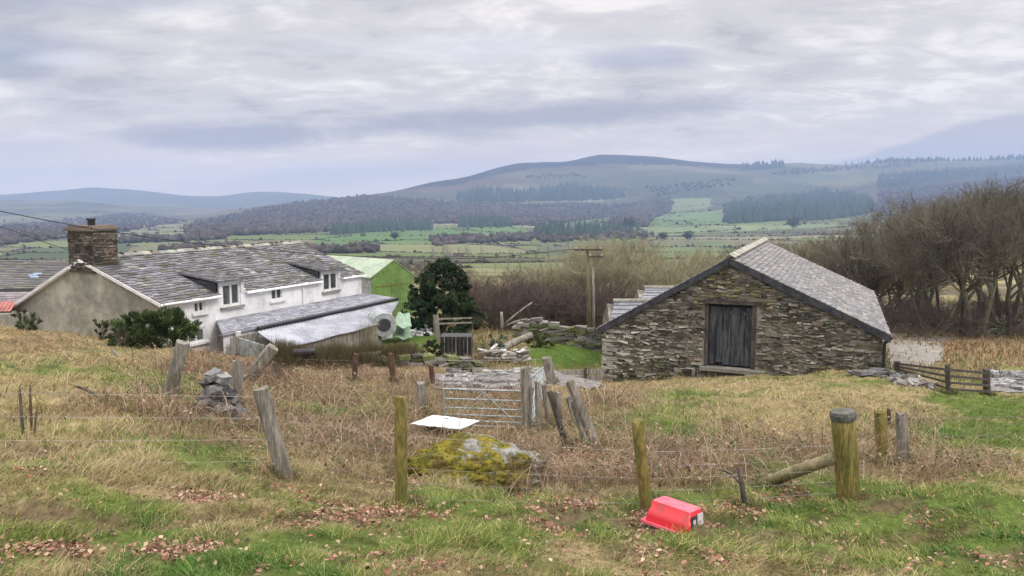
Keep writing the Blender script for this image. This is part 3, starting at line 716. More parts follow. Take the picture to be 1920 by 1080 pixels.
    rt.build('ridge_tiles', K['slate'], roof)
    # swept dormers: a flatter slope running from high on the roof out over the window
    for k in (1, 3):
        s0, s1, z0, z1 = wins[k]; a0, a1 = s0-.35, s1+.22; zt = z1+.10; wt = 1.85; ztop = ze+.08+wt*sl_+.03
        D = lambda s, w_: f.p(s, w_, zt+.03+(ztop-zt)*(w_+.22)/(wt+.22))
        d_ = MB(); d_.prism([D(a0, -.22), D(a1, -.22), D(a1, wt), D(a0, wt)], Vector((0, 0, -.05)), (.16, .16, .18))
        slates(d_, D(a0, -.24), D(a1, -.24), D(a1, wt), D(a0, wt), .3, .19, pal, rnd, lift=.03, gap=.01, rag=.6, moss=moss)
        dm = d_.build('dormer_roof', K['slate'], roof)
        ck = MB()
        for aa_ in (a0+.03, a1-.08): ck = MB(); ck.prism([f.p(aa_, .02, ze+.10), f.p(aa_, -.0, zt-.03), f.p(aa_, wt-.2, ze+.05+(wt-.2)*sl_)], f.a*.05); ck.build('cheek', K['slate_edge'], dm)
        sf = MB(); sf.prism([f.p(s0-.16, -.03, ze-.02), f.p(s0-.003, -.03, ze-.02), f.p(s0-.003, -.03, zt-.02), f.p(s0-.16, -.03, zt-.02)], f.b*.08)
        sf.build('side_board', K['white_trim'], dm); sf = MB(); sf.prism([f.p(s1+.003, -.03, ze-.02), f.p(s1+.16, -.03, ze-.02), f.p(s1+.16, -.03, zt-.02), f.p(s1+.003, -.03, zt-.02)], f.b*.08)
        sf.build('side_board', K['white_trim'], dm)
    # white verge boards
    w_r, w_l = f.ons(181, 505)[0], f.ons(134, 503)[0]
    for A_, B_ in ((f.p(-.14, -ov, ze-ov*sl_+.0), f.p(-.14, w_r, ze+.0+w_r*sl_)), (f.p(-.14, wl+.25, zl-.25*wdrop), f.p(-.14, w_l, zl+(wl-w_l)*wdrop-.02))):
        vb = MB(); vb.prism([A_-Vector((0, 0, .02)), B_-Vector((0, 0, .02)), B_+Vector((0, 0, .09)), A_+Vector((0, 0, .09))], -f.a*.03); vb.build('verge_board', K['white_trim'], root)
    g = MB(); g.tube([f.p(-.05, -.22, ze-.02), f.p(gaps[0][0]-.05, -.22, ze-.03)], .04, 8); g.build('gutter', K['white_trim'], root)
    for px in (567, 311):
        s, _ = f.onw(px, 545); dp = MB(); dp.tube([f.p(s, -.05, ze-.02), f.p(s, -.05, zb+1.0)], .04, 8); dp.build('downpipe', K['white_trim'], root)
    # chimney: brick and stone stack rising from the gable
    w0, zc0 = f.ons(180, 505); w1, _ = f.ons(134, 505); _, zt = f.ons(155, 432)
    ch = MB(); cd = .98; zc0 = zr-.42
    ch.prism([f.p(-.06, w0, zc0), f.p(-.06, w1, zc0), f.p(-.06, w1, zt), f.p(-.06, w0, zt)], f.a*cd, (.14, .12, .09))
    pal2 = [(.16,.14,.11),(.12,.105,.085),(.08,.072,.06),(.20,.185,.155),(.14,.10,.08),(.11,.105,.085),(.055,.05,.042)]
    cc = ch
    stones(cc, f.p(-.06, w0, zc0), f.b, (0, 0, 1), -f.a, w1-w0, lambda t: zt-zc0-.02, pal2, rnd, .07, .12, .14, .32, prot=.03)
    stones(cc, f.p(-.06, w0, zc0+.1), f.a, (0, 0, 1), -f.b, cd, lambda t: zt-zc0-.12, pal2, rnd, .07, .12, .14, .32, prot=.03)
    chm = cc.build('chimney', K['stone'], roof)
    cp = MB(); M_ = Matrix((f.a, f.b, Vector((0, 0, 1)))).transposed(); cen = f.p(-.06+cd/2, (w0+w1)/2, zt)
    cp.box(cen+Vector((0, 0, .03)), (cd/2+.09, (w1-w0)/2+.09, .045), M_, (.15, .13, .11), jit=.012, rnd=rnd)
    cp.box(cen+Vector((0, 0, .11)), (cd/2-.03, (w1-w0)/2-.03, .05), M_, (.17, .13, .10), jit=.03, rnd=rnd)
    cp.build('chimney_cap', K['stone'], chm)
    pt = MB(); c0 = cen+f.b*.02+Vector((0, 0, .12)); pt.tube([c0, c0+Vector((0, 0, .22)), c0+Vector((0, 0, .23)), c0+Vector((0, 0, .30))], [.13, .12, .16, .15], 14); pt.build('chimney_pot', K['blackplastic'], chm)
    return root, zb
house, HZB = farmhouse()
# ------------------------------------------------------------------ the two lean-to roofs along the house front
def leanto():
    f = HF; rnd = random.Random(5)
    s0, z0 = f.onw(405, 597, -.02); s1, z1 = f.onw(681, 553, -.02); zt = (z0+z1)/2
    wa = -1.7; sa, za = f.onw(480, 607, wa); sb, zb_ = f.onw(694, 571, wa); zg = (za+zb_)/2
    sl0, _ = f.onw(412, 603, wa)
    root = thing('lean_to', f.p((s0+s1)/2, wa, HZB), 'slate roofed lean-to porch along the foot of the white farmhouse wall', 'extension')
    b = MB(); A_, B_, C__, D_ = f.p(sl0, wa-.1, zg), f.p(s1, wa-.1, zg), f.p(s1, -.02, zt), f.p(s0, -.02, zt)
    b.prism([A_, B_, C__, D_], Vector((0, 0, -.08)), (.3, .31, .34))
    slates(b, A_, B_, C__, D_, .32, .22, [(.27,.275,.31),(.31,.315,.35),(.24,.245,.28),(.35,.355,.385)], rnd, lift=.03)
    b.build('roof', K['slate'], root)
    g = MB(); g.tube([f.p(sa-.1, wa-.18, zg-.06), f.p(s1+.1, wa-.18, zg-.06)], .07, 8); g.build('gutter', K['blackplastic'], root)
    wl = MB(); wl.prism([f.p(sl0+.05, wa, HZB), f.p(s1-.1, wa, HZB), f.p(s1-.1, wa, zg-.1), f.p(sl0+.05, wa, zg-.1)], f.b*.15); wl.build('wall', K['white_wall'], root)
    for px in (413, 447):
        s, _ = f.onw(px, 630, wa-.15); p_ = MB(); p_.bar(f.p(s, wa-.15, HZB), f.p(s, wa-.15, zg-.02), .14, .14); p_.build('post', K['darkwood'] if px == 413 else K['white_trim'], root)
    # boarded shed front with dark window openings
    s2, _ = f.onw(432, 630, wa-.3); s3, _ = f.onw(484, 630, wa-.3)
    sh = MB(); n = 12
    for i in range(n):
        a = s2+(s3-s2)*i/n; e = s2+(s3-s2)*(i+1)/n-.01; sh.prism([f.p(a, wa-.32, HZB), f.p(e, wa-.32, HZB), f.p(e, wa-.32, zg-.16), f.p(a, wa-.32, zg-.16)], f.b*.04)
    sh.build('boarding', K['oldwood'], root)
    for u0, u1, v0, v1 in ((.08, .32, .25, .7), (.42, .62, .45, .8), (.7, .92, .45, .8)):
        w_ = MB(); hz = zg-.16-HZB
        w_.prism([f.p(s2+(s3-s2)*u0, wa-.35, HZB+hz*v0), f.p(s2+(s3-s2)*u1, wa-.35, HZB+hz*v0), f.p(s2+(s3-s2)*u1, wa-.35, HZB+hz*v1), f.p(s2+(s3-s2)*u0, wa-.35, HZB+hz*v1)], f.b*.02); w_.build('window', K['glass'], root)
    # front roof in pale corrugated sheet
    wf = -4.0; sc, zc_ = f.onw(548, 643, wf); sd_, zd = f.onw(722, 611, wf); zf = (zc_+zd)/2
    r2 = thing('greenhouse', f.p((sc+sd_)/2, wf, HZB), 'low greenhouse under a pale corrugated sheet roof in front of the slate lean-to', 'greenhouse')
    b = MB(); sa0, _ = f.onw(482, 610, wa-.25); n = 110; st = f.p(sa0, wa-.27, zg-.14); en = f.p(s1+.05, wa-.27, zg-.14); sf = f.p(sc-.5, wf, zf); ef = f.p(sd_, wf, zf)
    vs = []; fs = []
    for i in range(n+1):
        u = i/n; dz_ = Vector((0, 0, .022*(1 if i % 2 else -1)+.012*math.sin(u*17)))
        vs += [st.lerp(en, u)+dz_, sf.lerp(ef, u)+dz_, sf.lerp(ef, u)+dz_-Vector((0, 0, .012)), st.lerp(en, u)+dz_-Vector((0, 0, .012))]
    for i in range(n):
        k = i*4; fs += [(k, k+1, k+5, k+4), (k+3, k+7, k+6, k+2), (k+1, k+2, k+6, k+5), (k, k+4, k+7, k+3)]
    b.add(vs, fs); b.build('roof', K['polyroof'], r2)
    wl = MB(); wl.prism([f.p(sc-.4, wf+.1, HZB), f.p(sd_-.1, wf+.1, HZB), f.p(sd_-.1, wf+.1, zf-.03), f.p(sc-.4, wf+.1, zf-.03)], f.b*.08); wl.build('front_wall', K['oldwood'], r2)
    for s in (sc-.45, sd_-.1):
        e = MB(); e.prism([f.p(s, wf+.2, HZB), f.p(s, wa-.3, HZB), f.p(s, wa-.3, zg-.2), f.p(s, wf+.2, zf-.05)], f.a*.05); e.build('end_wall', K['galv'], r2)
leanto()
# ------------------------------------------------------------------ long dark building left of the gable
def longbarn():
    rnd = random.Random(8)
    A_ = at(-420, 552, 31); B_ = at(128, 540, 31); C__ = at(128, 487, 34.5); D_ = at(-420, 492, 34.5)
    zf = A_.z-3
    root = thing('long_barn', ((A_.x+B_.x)/2, (A_.y+C__.y)/2, zf), 'long low building with a dark weathered slate roof left of the grey gable', 'barn')
    b = MB(); b.prism([A_, B_, C__, D_], Vector((0, 0, -.1)), (.09, .09, .09))
    pal = [(.12,.12,.13),(.09,.09,.09),(.15,.145,.14),(.11,.105,.10)]
    slates(b, A_, B_, C__, D_, .4, .26, pal, rnd, lift=.03, moss=lambda u, v, c_, r_: (.3, .38, .5) if (.86 < u < .885 and .35 < v < .5) else ((c_[0]*1.1, c_[1]*1.1, c_[2]*.8) if r_.random() < .3 else c_))
    E_, F_ = at(128, 545, 38), at(-420, 548, 38); slates(b, F_, E_, C__, D_, .5, .4, pal, rnd)
    b.build('roof', K['slate'], root)
    for P_, Q_ in (((A_+Vector((.1, .2, -.12))), (B_+Vector((-.1, .2, -.12)))),):
        wl = MB(); wl.prism([Vector((P_.x, P_.y, zf)), Vector((Q_.x, Q_.y, zf)), Q_, P_], Vector((0, .3, 0))); wl.build('wall', K['roughcast'], root)
    # lower shed roof and rusty red sheet in front
    r2 = thing('tin_shed', (at(-60, 600, 29.5).x, 29.5, zf), 'low shed with purple slate roof and a faded red tin edge at the far left', 'shed')
    a, e, g, h = at(-420, 585, 29), at(26, 578, 29), at(70, 547, 30.6), at(-420, 552, 30.6)
    b = MB(); b.prism([a, e, g, h], Vector((0, 0, -.08)), (.2, .15, .16)); slates(b, a, e, g, h, .4, .25, [(.17,.14,.16),(.20,.17,.18),(.13,.11,.12)], rnd); b.build('roof', K['slate'], r2)
    a2, e2, g2, h2 = at(-420, 592, 28.2), at(20, 584, 28.2), at(32, 566, 29.1), at(-420, 560, 29.1)
    b = MB(); n = 60
    for i in range(n):
        p0, p1, q0, q1 = a2.lerp(e2, i/n), a2.lerp(e2, (i+1)/n), h2.lerp(g2, i/n), h2.lerp(g2, (i+1)/n); k = Vector((0, 0, .03))
        b.prism([p0, p1+k, q1+k, q0], Vector((0, 0, -.01)))
    b.build('tin_roof', K['redtin'], r2)
    wl = MB(); wl.prism([Vector((a2.x, a2.y+.1, zf)), Vector((e2.x, e2.y+.1, zf)), e2+Vector((0, .1, -.05)), a2+Vector((0, .1, -.05))], Vector((0, .25, 0))); wl.build('wall', K['roughcast'], r2)
longbarn()
# low rendered yard wall running left from the gable foot
def yardwall():
    a, b_ = at(-60, 592, 25.4), at(45, 588, 26.6); b = MB(); b.prism([Vector((a.x, a.y, a.z-1.6)), Vector((b_.x, b_.y, b_.z-1.6)), b_, a], Vector((0, .3, 0)))
    tag(b.build('yard_wall', K['roughcast'], origin=(a.x, a.y, a.z-1.6)), 'low grey rendered wall at the far left by the gable foot', 'wall')
yardwall()
# ------------------------------------------------------------------ green tin shed down the hill
def greenshed():
    Y = 60.0; a = R(-48); ax = Vector((math.sin(a), math.cos(a), 0)); bx = Vector((math.cos(a), -math.sin(a), 0))*-1
    n0 = at(697, 540, Y); o = Vector((n0.x, n0.y, 0)); right = Vector((math.cos(a), -math.sin(a), 0))
    zb = gz(o.x, o.y)-.6
    W_ = 1.0
    # gable runs from near left corner to the right, receding
    gd = Vector((math.cos(R(-40)), -math.sin(R(-40)), 0)); 
    def onp(px, py):
        n = ax; r = ray(px, py); t = n.dot(o)/n.dot(r); q = r*t; return (q-o).dot(right), q.z
    wR, zR = onp(775, 516); wA, zA = onp(737, 488); zE = at(697, 519, Y).z
    root = thing('green_shed', (o.x, o.y, zb), 'bright green corrugated shed with a pale green roof behind the farmhouse end', 'shed')
    Lb = 9.0
    body = MB(); n = 46
    top = lambda w_: (zE+(zA-zE)*w_/wA) if w_ < wA else zA+(zR-zA)*(w_-wA)/(wR-wA)
    for i in range(n):
        w0, w1 = wR*i/n, wR*(i+1)/n; k = -ax*.03*(i % 2)
        p = [o+right*w0+k, o+right*w1+k]
        body.prism([Vector((p[0].x, p[0].y, zb)), Vector((p[1].x, p[1].y, zb)), Vector((p[1].x, p[1].y, top(w1)-.02)), Vector((p[0].x, p[0].y, top(w0)-.02))], ax*.08)
    tag(body.build('gable_wall', K['greentin'], root), 'lime green corrugated end wall')
    P3 = lambda w_, s, z: Vector(((o+right*w_+ax*s).x, (o+right*w_+ax*s).y, z))
    sw = MB(); sw.prism([P3(0, .09, zb), P3(0, Lb, zb), P3(0, Lb, zE-.02), P3(0, .09, zE-.02)], right*.06); sw.build('side_wall', K['galv'], root)
    sw = MB(); sw.prism([P3(wR-.06, .09, zb), P3(wR-.06, Lb, zb), P3(wR-.06, Lb, zR-.02), P3(wR-.06, .09, zR-.02)], right*.06); sw.build('side_wall', K['greentin'], root)
    sl1 = (zA-zE)/wA
    rf = MB(); rf.prism([P3(-.2, -.08, zE-.2*sl1), P3(-.2, Lb, zE-.2*sl1), P3(wA, Lb, zA), P3(wA, -.08, zA)], Vector((0, 0, .05)))
    rf.prism([P3(wR+.15, -.08, zR+.15*(zR-zA)/(wR-wA)), P3(wR+.15, Lb, zR+.15*(zR-zA)/(wR-wA)), P3(wA+.003, Lb, zA), P3(wA+.003, -.08, zA)], Vector((0, 0, .05)))
    rf.build('roof', K['paletin'], root)
    d_ = MB(); zz = (zE+zb)/2+1.0; d_.prism([P3(.3, -.06, zz-.03), P3(wR-.3, -.06, zz+.03), P3(wR-.3, -.06, zz+.09), P3(.3, -.06, zz+.03)], ax*.02); d_.build('sheet_joint', K['greenwood'], root)
greenshed()
# ------------------------------------------------------------------ stone barn
BF = Frame(1655, 625, 23.5, 22.8)
def stonebarn():
    f = BF; rnd = random.Random(12); ze = f.o.z
    wl, zl = f.ons(1134, 612); wr, zr = f.ons(1368, 487)
    L = 12.4; zb = min(gz(f.o.x, f.o.y), gz(*f.p(0, wl, 0).xy))-.5
    root = thing('stone_barn', f.p(0, wl/2, zb), 'old rubble stone barn with a boarded loft door in its gable and grey slate roof', 'barn')
    # door opening
    d0, dz1 = f.ons(1420, 570); d1, _ = f.ons(1322, 570); _, dz0 = f.ons(1370, 690); _, dzl = f.ons(1370, 571)
    topz = lambda w_: (ze+(zr-ze)*w_/wr) if w_ < wr else zr+(zl-zr)*(w_-wr)/(wl-wr)
    T = .55; b = MB()
    P3 = lambda w_, z, s=0: f.p(s, w_, z)
    mc = (1, 1, 1)
    wall = MB()
    wall.prism([P3(0, zb), P3(0, topz(0)), P3(d0, topz(d0)), P3(d0, zb)], f.a*T)
    wall.prism([P3(d1, zb), P3(d1, topz(d1)), P3(wl, topz(wl)), P3(wl, zb)], f.a*T)
    pts_ = [P3(d0, dzl), P3(d0, topz(d0))]+([P3(wr, topz(wr))] if d0 < wr < d1 else [])+[P3(d1, topz(d1)), P3(d1, dzl)]
    wall.prism(pts_, f.a*T); wall.prism([P3(d0, zb), P3(d0, dz0), P3(d1, dz0), P3(d1, zb)], f.a*T)
    gw = wall.build('gable_wall', K['mortar'], root)
    st = MB(); pal = [(.215,.20,.16),(.155,.145,.115),(.27,.255,.21),(.10,.093,.078),(.32,.305,.255),(.19,.155,.115),(.23,.22,.185),(.08,.073,.06),(.185,.18,.125),(.13,.12,.10)]
    def skip(t0, t1, h0, h1):
        z0, z1 = zb+h0, zb+h1
        return (t1 > d0+.01 and t0 < d1-.01 and z1 > dz0-.02 and z0 < dzl+.15)
    def colf(t, h, c_, r_):
        z = zb+h; k = (t/wl)
        if z < zb+1.1+.2*math.sin(t*2) and r_.random() < .5: return (c_[0]*.62, c_[1]*.72, c_[2]*.5)      # algae at the foot
        if abs(t-(wr-.2)) < 1.3 and z > zr-1.6 and r_.random() < .5: return (.20, .19, .10) if r_.random() < .6 else (.19, .14, .10)
        if k > .8 and r_.random() < .45: return (.38, .365, .31)
        return c_
    stones(st, f.p(0, 0, zb), f.b, (0, 0, 1), -f.a, wl, lambda t: topz(t)-zb-.10, pal, rnd, .04, .12, .09, .36, skip=skip, prot=.07, colf=colf, rough=1)
    for i in range(26):    # quoins on the left corner
        z = zb+.2+i*.16
        if z < zl-.1: st.box(f.p(-.02, wl-.12-.08*(i % 2), z), (.05, .2+.08*(i % 2), .06), Matrix((f.a, f.b, Vector((0, 0, 1)))).transposed(), (.34, .32, .27), jit=.02, rnd=rnd)
    tag(st.build('stonework', K['stone'], gw), None)
    w2 = MB()
    w2.prism([f.p(T+.004, 0, zb), f.p(L, 0, zb), f.p(L, 0, ze-.05), f.p(T+.004, 0, ze-.05)], f.b*T); w2.build('side_wall', K['mortar'], root)
    w2 = MB(); w2.prism([f.p(T+.004, wl-T, zb), f.p(L, wl-T, zb), f.p(L, wl-T, zl-.05), f.p(T+.004, wl-T, zl-.05)], f.b*T); w2.build('side_wall', K['mortar'], root)
    w2 = MB(); w2.prism([f.p(L-T, T+.004, zb), f.p(L-T, T+.004, ze), f.p(L-T, wr, zr-.1), f.p(L-T, wl-T-.004, zl), f.p(L-T, wl-T-.004, zb)], f.a*T); w2.build('gable_wall', K['mortar'], root)
    # roof
    sr = (zr-ze)/wr; sl = (zr-zl)/(wl-wr); ov = .22
    rb = MB(); lift = .07
    A0 = lambda s: f.p(s, -ov, ze-ov*sr+lift); R0 = lambda s: f.p(s, wr, zr+lift); B0 = lambda s: f.p(s, wl+ov, zl-ov*sl+lift)
    rb.prism([A0(-.1), R0(-.1), B0(-.1), B0(-.1)-Vector((0, 0, .06)), R0(-.1)-Vector((0, 0, .07)), A0(-.1)-Vector((0, 0, .06))], f.a*(L+.25), (.2, .2, .22))
    pal3 = [(.165,.162,.165),(.195,.19,.19),(.145,.142,.145),(.22,.215,.21),(.155,.15,.15),(.125,.122,.12)]
    slates(rb, A0(-.15), A0(L+.15), R0(L+.15), R0(-.15), .30, .17, pal3, rnd, lift=.03, gap=.006, rag=.4, moss=lambda u, v, c_, r_: (.27, .25, .21) if r_.random() < .10 else c_)
    slates(rb, B0(L+.15), B0(-.15), R0(-.15), R0(L+.15), .30, .2, pal3, rnd, lift=.03)
    rf = rb.build('roof', K['slate'], root)
    rc = MB(); s = -.12
    while s < L+.1:
        z = zr+lift+.03+rnd.uniform(0, .015); A_, B_ = f.p(s, wr, z+.06), f.p(s+.47, wr, z+.06)
        for sg in (1, -1): rc.prism([A_, B_, B_+f.b*sg*.19-Vector((0, 0, .10)), A_+f.b*sg*.19-Vector((0, 0, .10))], Vector((0, 0, .04)))
        s += .5
    rc.build('ridge_tiles', K['lichen_cap'], rf)
    # dark slate-hung verge
    for P_, Q_ in ((f.p(-.17, -ov, ze-ov*sr+.05), f.p(-.17, wr, zr+.06)), (f.p(-.17, wl+ov+.05, zl-(ov+.05)*sl+.05), f.p(-.17, wr, zr+.06))):
        v = MB(); n = 14
        for i in range(n):
            a, e = P_.lerp(Q_, i/n), P_.lerp(Q_, (i+1)/n-.002); dd = Vector((0, 0, .21+rnd.uniform(-.01, .01)))
            v.prism([a, e, e-dd, a-dd], f.a*.05+f.a*rnd.uniform(-.006, .006))
        v.build('verge', K['slate_edge'], rf)
    # door: frame, boards, lintel
    fr = MB(); j = .15
    for a, e in ((d0, d0+j), (d1-j*.8, d1)): fr = MB(); fr.prism([P3(a, dz0+.02), P3(e, dz0+.02), P3(e, dzl-.002), P3(a, dzl-.002)], f.a*.14); fo = fr.build('door_frame', K['darkwood'], root)
    li = MB(); M_ = Matrix((f.b, f.a, Vector((0, 0, 1)))).transposed(); li.box(f.p(.03, (d0+d1)/2-.04, dzl+.07), ((d1-d0)/2+.28, .10, .06), M_, None, jit=.015, rnd=rnd); li.build('lintel', K['darkwood'], fo)
    dr = MB(); n = 6; x0, x1 = d0+j+.003, d1-j*.8-.003
    for i in range(n):
        a, e = x0+(x1-x0)*i/n, x0+(x1-x0)*(i+1)/n-.014; zz = dz0+.05+(.10 if i in (4,) else rnd.uniform(0, .03))
        dr.prism([P3(a, zz, .12+rnd.uniform(0, .015)), P3(e, zz, .12), P3(e, dzl-.1-rnd.uniform(0, .02), .12), P3(a, dzl-.1, .12)], f.a*.035)
    dr.prism([P3(x0+.05, dzl-.34, .10), P3(x0+.75, dzl-.34, .10), P3(x0+.75, dzl-.24, .10), P3(x0+.05, dzl-.24, .10)], f.a*.02)
    dr.build('door', K['door'], root)
    bk = MB(); bk.prism([P3(d0, dz0, .3), P3(d1, dz0, .3), P3(d1, dzl, .3), P3(d0, dzl, .3)], f.a*.02); bk.build('door_backing', K['black'], root)
    sl_ = MB(); sl_.box(f.p(-.08, (d0+d1)/2-.1, dz0-.06), ((d1-d0)/2+.2, .14, .055), M_, (.2, .2, .17), jit=.02, rnd=rnd); sl_.box(f.p(-.10, d0-.05, dz0-.25), (.35, .16, .12), M_, (.26, .27, .25), jit=.04, rnd=rnd); sl_.build('door_sill', K['stone'], root)
    ps = MB(); w_, _ = f.ons(1302, 660); ps.bar(f.p(-.1, w_, zb), f.p(-.1, w_, zb+1.15), .13, .09); ps.build('buttress_post', K['oldwood'], root)
    # render patch at the lower left and black downpipe on the right corner
    g = MB(); g.tube([f.p(-.1, -.26, ze-.1), f.p(-.06, -.06, ze-.3), f.p(-.06, -.06, zb+.1)], .055, 8); g.build('downpipe', K['blackplastic'], root)
    return wl, zl
BWL, BZL = stonebarn()
def outhouses():
    f = BF; rnd = random.Random(20)
    for (x0, x1, yt, yb, Y, lab) in ((1208, 1300, 537, 562, 36, 'upper small slate roof with pale ridge showing behind the barn left slope'), (1150, 1240, 562, 606, 32.5, 'lower small slate roof with mossy ridge left of the barn')):
        t0, t1 = at(x0+2, yt+3, Y+.8), at(x1, yt+3, Y+.8); e0, e1 = at(x0-8, yb+8, Y-.8), at(x1, yb+8, Y-.8); zf = gz(t0.x, t0.y)-.5
        root = thing('outhouse', (t0.x, Y, zf), lab, 'outhouse', 'slate roofed outhouses beyond the barn')
        b = MB(); b.prism([e0, e1, t1, t0], Vector((0, 0, -.06)), (.2, .2, .22)); slates(b, e0, e1, t1, t0, .5, .28, [(.22,.23,.26),(.30,.31,.34),(.18,.185,.21)], rnd, lift=.04)
        g0, g1 = t0+Vector((0, 1.6, -.9)), t1+Vector((0, 1.6, -.9)); b.prism([g0, g1, t1, t0], Vector((0, 0, -.06)), (.2, .2, .22))
        rf = b.build('roof', K['slate'], root)
        c_ = MB(); c_.bar(t0+Vector((-.05, 0, .05)), t1+Vector((0, 0, .05)), .22, .10); c_.build('ridge_tiles', K['lichen_cap'], rf)
        wb = MB(); wb.prism([Vector((e0.x+.1, e0.y+.2, zf)), Vector((e1.x, e1.y+.2, zf)), e1+Vector((0, .2, -.09)), e0+Vector((.1, .2, -.09))], Vector((0, .3, 0)))
        wb.prism([Vector((e0.x+.1, e0.y+.504, zf)), Vector((e0.x+.1, g0.y-.1, zf)), Vector((e0.x+.1, g0.y-.1, g0.z-.1)), Vector((e0.x+.1, t0.y, t0.z-.1)), Vector((e0.x+.1, e0.y+.504, e0.z+.1))], Vector((.3, 0, 0)))
        wb.build('wall', K['mortar'], root)
outhouses()
# ================================================================== POSTS, FENCES, SMALL THINGS
def base(px, py, Y=None):
    g = hit(px, py)
    if Y is not None or g is None:
        p = at(px, py, Y); g = Vector((p.x, p.y, gz(p.x, p.y)))
    return g
def post(px0, py0, px1, py1, wpx, m, label, name='fence_post', cat='post', group=None, sides=14, cap=None, capm=None, sink=.3, square=False, Y=None, dy=0.0, seed=0, taper=.95):
    """base pixel, top pixel, width in px of the 1920 view"""
    b0 = base(px0, py0, Y); top = at(px1, py1, b0.y+dy); rnd = random.Random(seed+int(px0*7+py0))
    r = wpx/F*b0.y/2; d_ = (top-b0); L = d_.length; t = d_.normalized()
    mb = MB(); st = b0-t*sink
    if square:
        n = 7; x = t.cross(Vector((0, 1, 0))).normalized(); y = t.cross(x); rings = []
        ang0 = rnd.uniform(-.3, .3)
        for i in range(n):
            k = i/(n-1); c_ = st.lerp(top, k); rr = r*(1.25 if not cap else 1.2)*(1-(1-taper)*k)
            ring = []
            for a in range(8):
                an = ang0+math.pi/4*a+math.pi/8; q = rr*(1.0+rnd.uniform(-.09, .09))*(1.06 if a % 2 else .98)
                ring.append(c_+x*math.cos(an)*q*1.02+y*math.sin(an)*q*.85+t*(rnd.uniform(-.03, .03) if i == n-1 else 0))
            rings.append(ring)
        vs = [v for r_ in rings for v in r_]; fs = [(i*8+k, i*8+(k+1) % 8, (i+1)*8+(k+1) % 8, (i+1)*8+k) for i in range(n-1) for k in range(8)]
        fs += [tuple(range(7, -1, -1)), tuple((n-1)*8+k for k in range(8))]; mb.add(vs, fs)
    else:
        P = []; Rr = []
        n = 8
        for i in range(n):
            k = i/(n-1); P.append(st.lerp(top, k)+Vector((rnd.uniform(-1, 1), rnd.uniform(-1, 1), 0))*r*.05); Rr.append(r*(1.04-(1-taper)*k*1.2)*(1+rnd.uniform(-.02, .02)))
        P.append(top+t*.012); Rr.append(r*.88); mb.tube(P, Rr, sides)
    if cap:
        root = thing(name, b0, label, cat, group); mb.build('shaft', m, root, smooth=not square)
        cb = MB(); cb.tube([top-t*.02, top+t*cap*.5, top+t*cap], [r*1.14, r*1.17, r*1.05], 12); cb.build('post_cap', capm, root)
        return root, b0, top
    o = mb.build(name, m, origin=b0, smooth=not square); tag(o, label, cat, group)
    return o, b0, top
GP = 'front row of green stained round fence posts'
_, A0_, A1_ = post(752, 950, 751, 745, 24, K['greenwood'], 'tall round green stained fence post standing left of the mossy boulder', group=GP)
_, B0_, B1_ = post(1213, 957, 1195, 790, 24, K['greenwood'], 'round brown green fence post leaning left beside the red plastic tub', group=GP)
_, C0_, C1_ = post(1591, 935, 1581, 782, 42, K['greenwood'], 'thick round strainer post with a dark wooden cap, widest post in the front row', group=GP, cap=.07, capm=K['capwood'], taper=1.0)
# brace log
def brace():
    a = at(1566, 857, C0_.y+.02); b_ = at(1436, 906, C0_.y+.75); r = 12/F*C0_.y
    m = MB(); m.tube([b_-(a-b_)*.06, b_.lerp(a, .3)+Vector((0, 0, .01)), b_.lerp(a, .7), a], [r, r*1.05, r*.98, r], 12); o = m.build('brace_log', K['cutwood'], origin=b_, smooth=True)
    tag(o, 'pale round log bracing the thick strainer post, sloping down to the ground', 'brace')
brace()
OG = 'old weathered grey fence posts'
SG = dict(m=K['oldwood'], square=True)
_, D0_, D1_ = post(532, 888, 489, 728, 25, label='split grey post leaning left with a pale broken top, above the left bramble patch', group=OG, **SG)
_, E0_, E1_ = post(318, 745, 343, 642, 22, label='grey post leaning right below the dark green bush by the house', group=OG, **SG)
_, F0_, F1_ = post(442, 760, 446, 675, 17, label='short upright grey post with pale top behind the grey stone slab', group=OG, **SG)
post(462, 712, 512, 652, 20, label='heavily tilted old post lying over towards the lean-to roof', group=OG, seed=4, **SG)
post(791, 778, 789, 718, 14, label='short pale post at the left hanging side of the metal field gate', group=OG, **SG)
_, G0_, G1_ = post(988, 806, 984, 690, 14, label='mossy timber gate post at the right end of the metal field gate', group=OG, **SG)
post(1050, 800, 1046, 735, 9, label='thin grey stake just right of the galvanised side gate', group=OG, **SG)
post(1035, 718, 1025, 670, 15, label='stout grey post at the left end of the low plank rail', group=OG, **SG)
post(1119, 840, 1069, 716, 15, label='tall split grey post leaning left right of the gates', group=OG, seed=2, **SG)
post(1084, 800, 1066, 742, 12, label='shorter pale split stake leaning against the tall split post', group=OG, seed=3, **SG)
post(1062, 838, 1032, 735, 10, label='dark thin leaning stake between the side gate and the split posts', group=OG, seed=5, m=K['darkwood'], square=True)
RP_ = 'rusty red posts below the farmhouse garden'
for a, b_, c_, d_, w_, lab in ((664, 716, 668, 664, 8, 'left rusty red stake in the dead brambles below the garden'), (738, 716, 732, 662, 9, 'middle rusty red stake with pale tip left of the stone track'), (812, 722, 808, 684, 8, 'right short rusty red stake at the edge of the stone track')):
    post(a, b_, c_, d_, w_, K['redwood'], lab, group=RP_, square=True)
_, R0_, R1_ = post(1655, 875, 1650, 772, 17, label='green mossy post just right of the capped strainer post', group=OG, m=K['greenwood'], square=True, Y=None)
post(1693, 868, 1690, 774, 18, label='faded grey green post at the right end of the front fence pair', group=OG, **SG)
post(1668, 800, 1666, 768, 5, K['darkwood'], 'slim dark stake wired between the two right posts', group=None, square=True)
post(820, 618, 817, 590, 9, label='small pale post by the rubble heap under the evergreen tree', group=OG, Y=34, **SG)
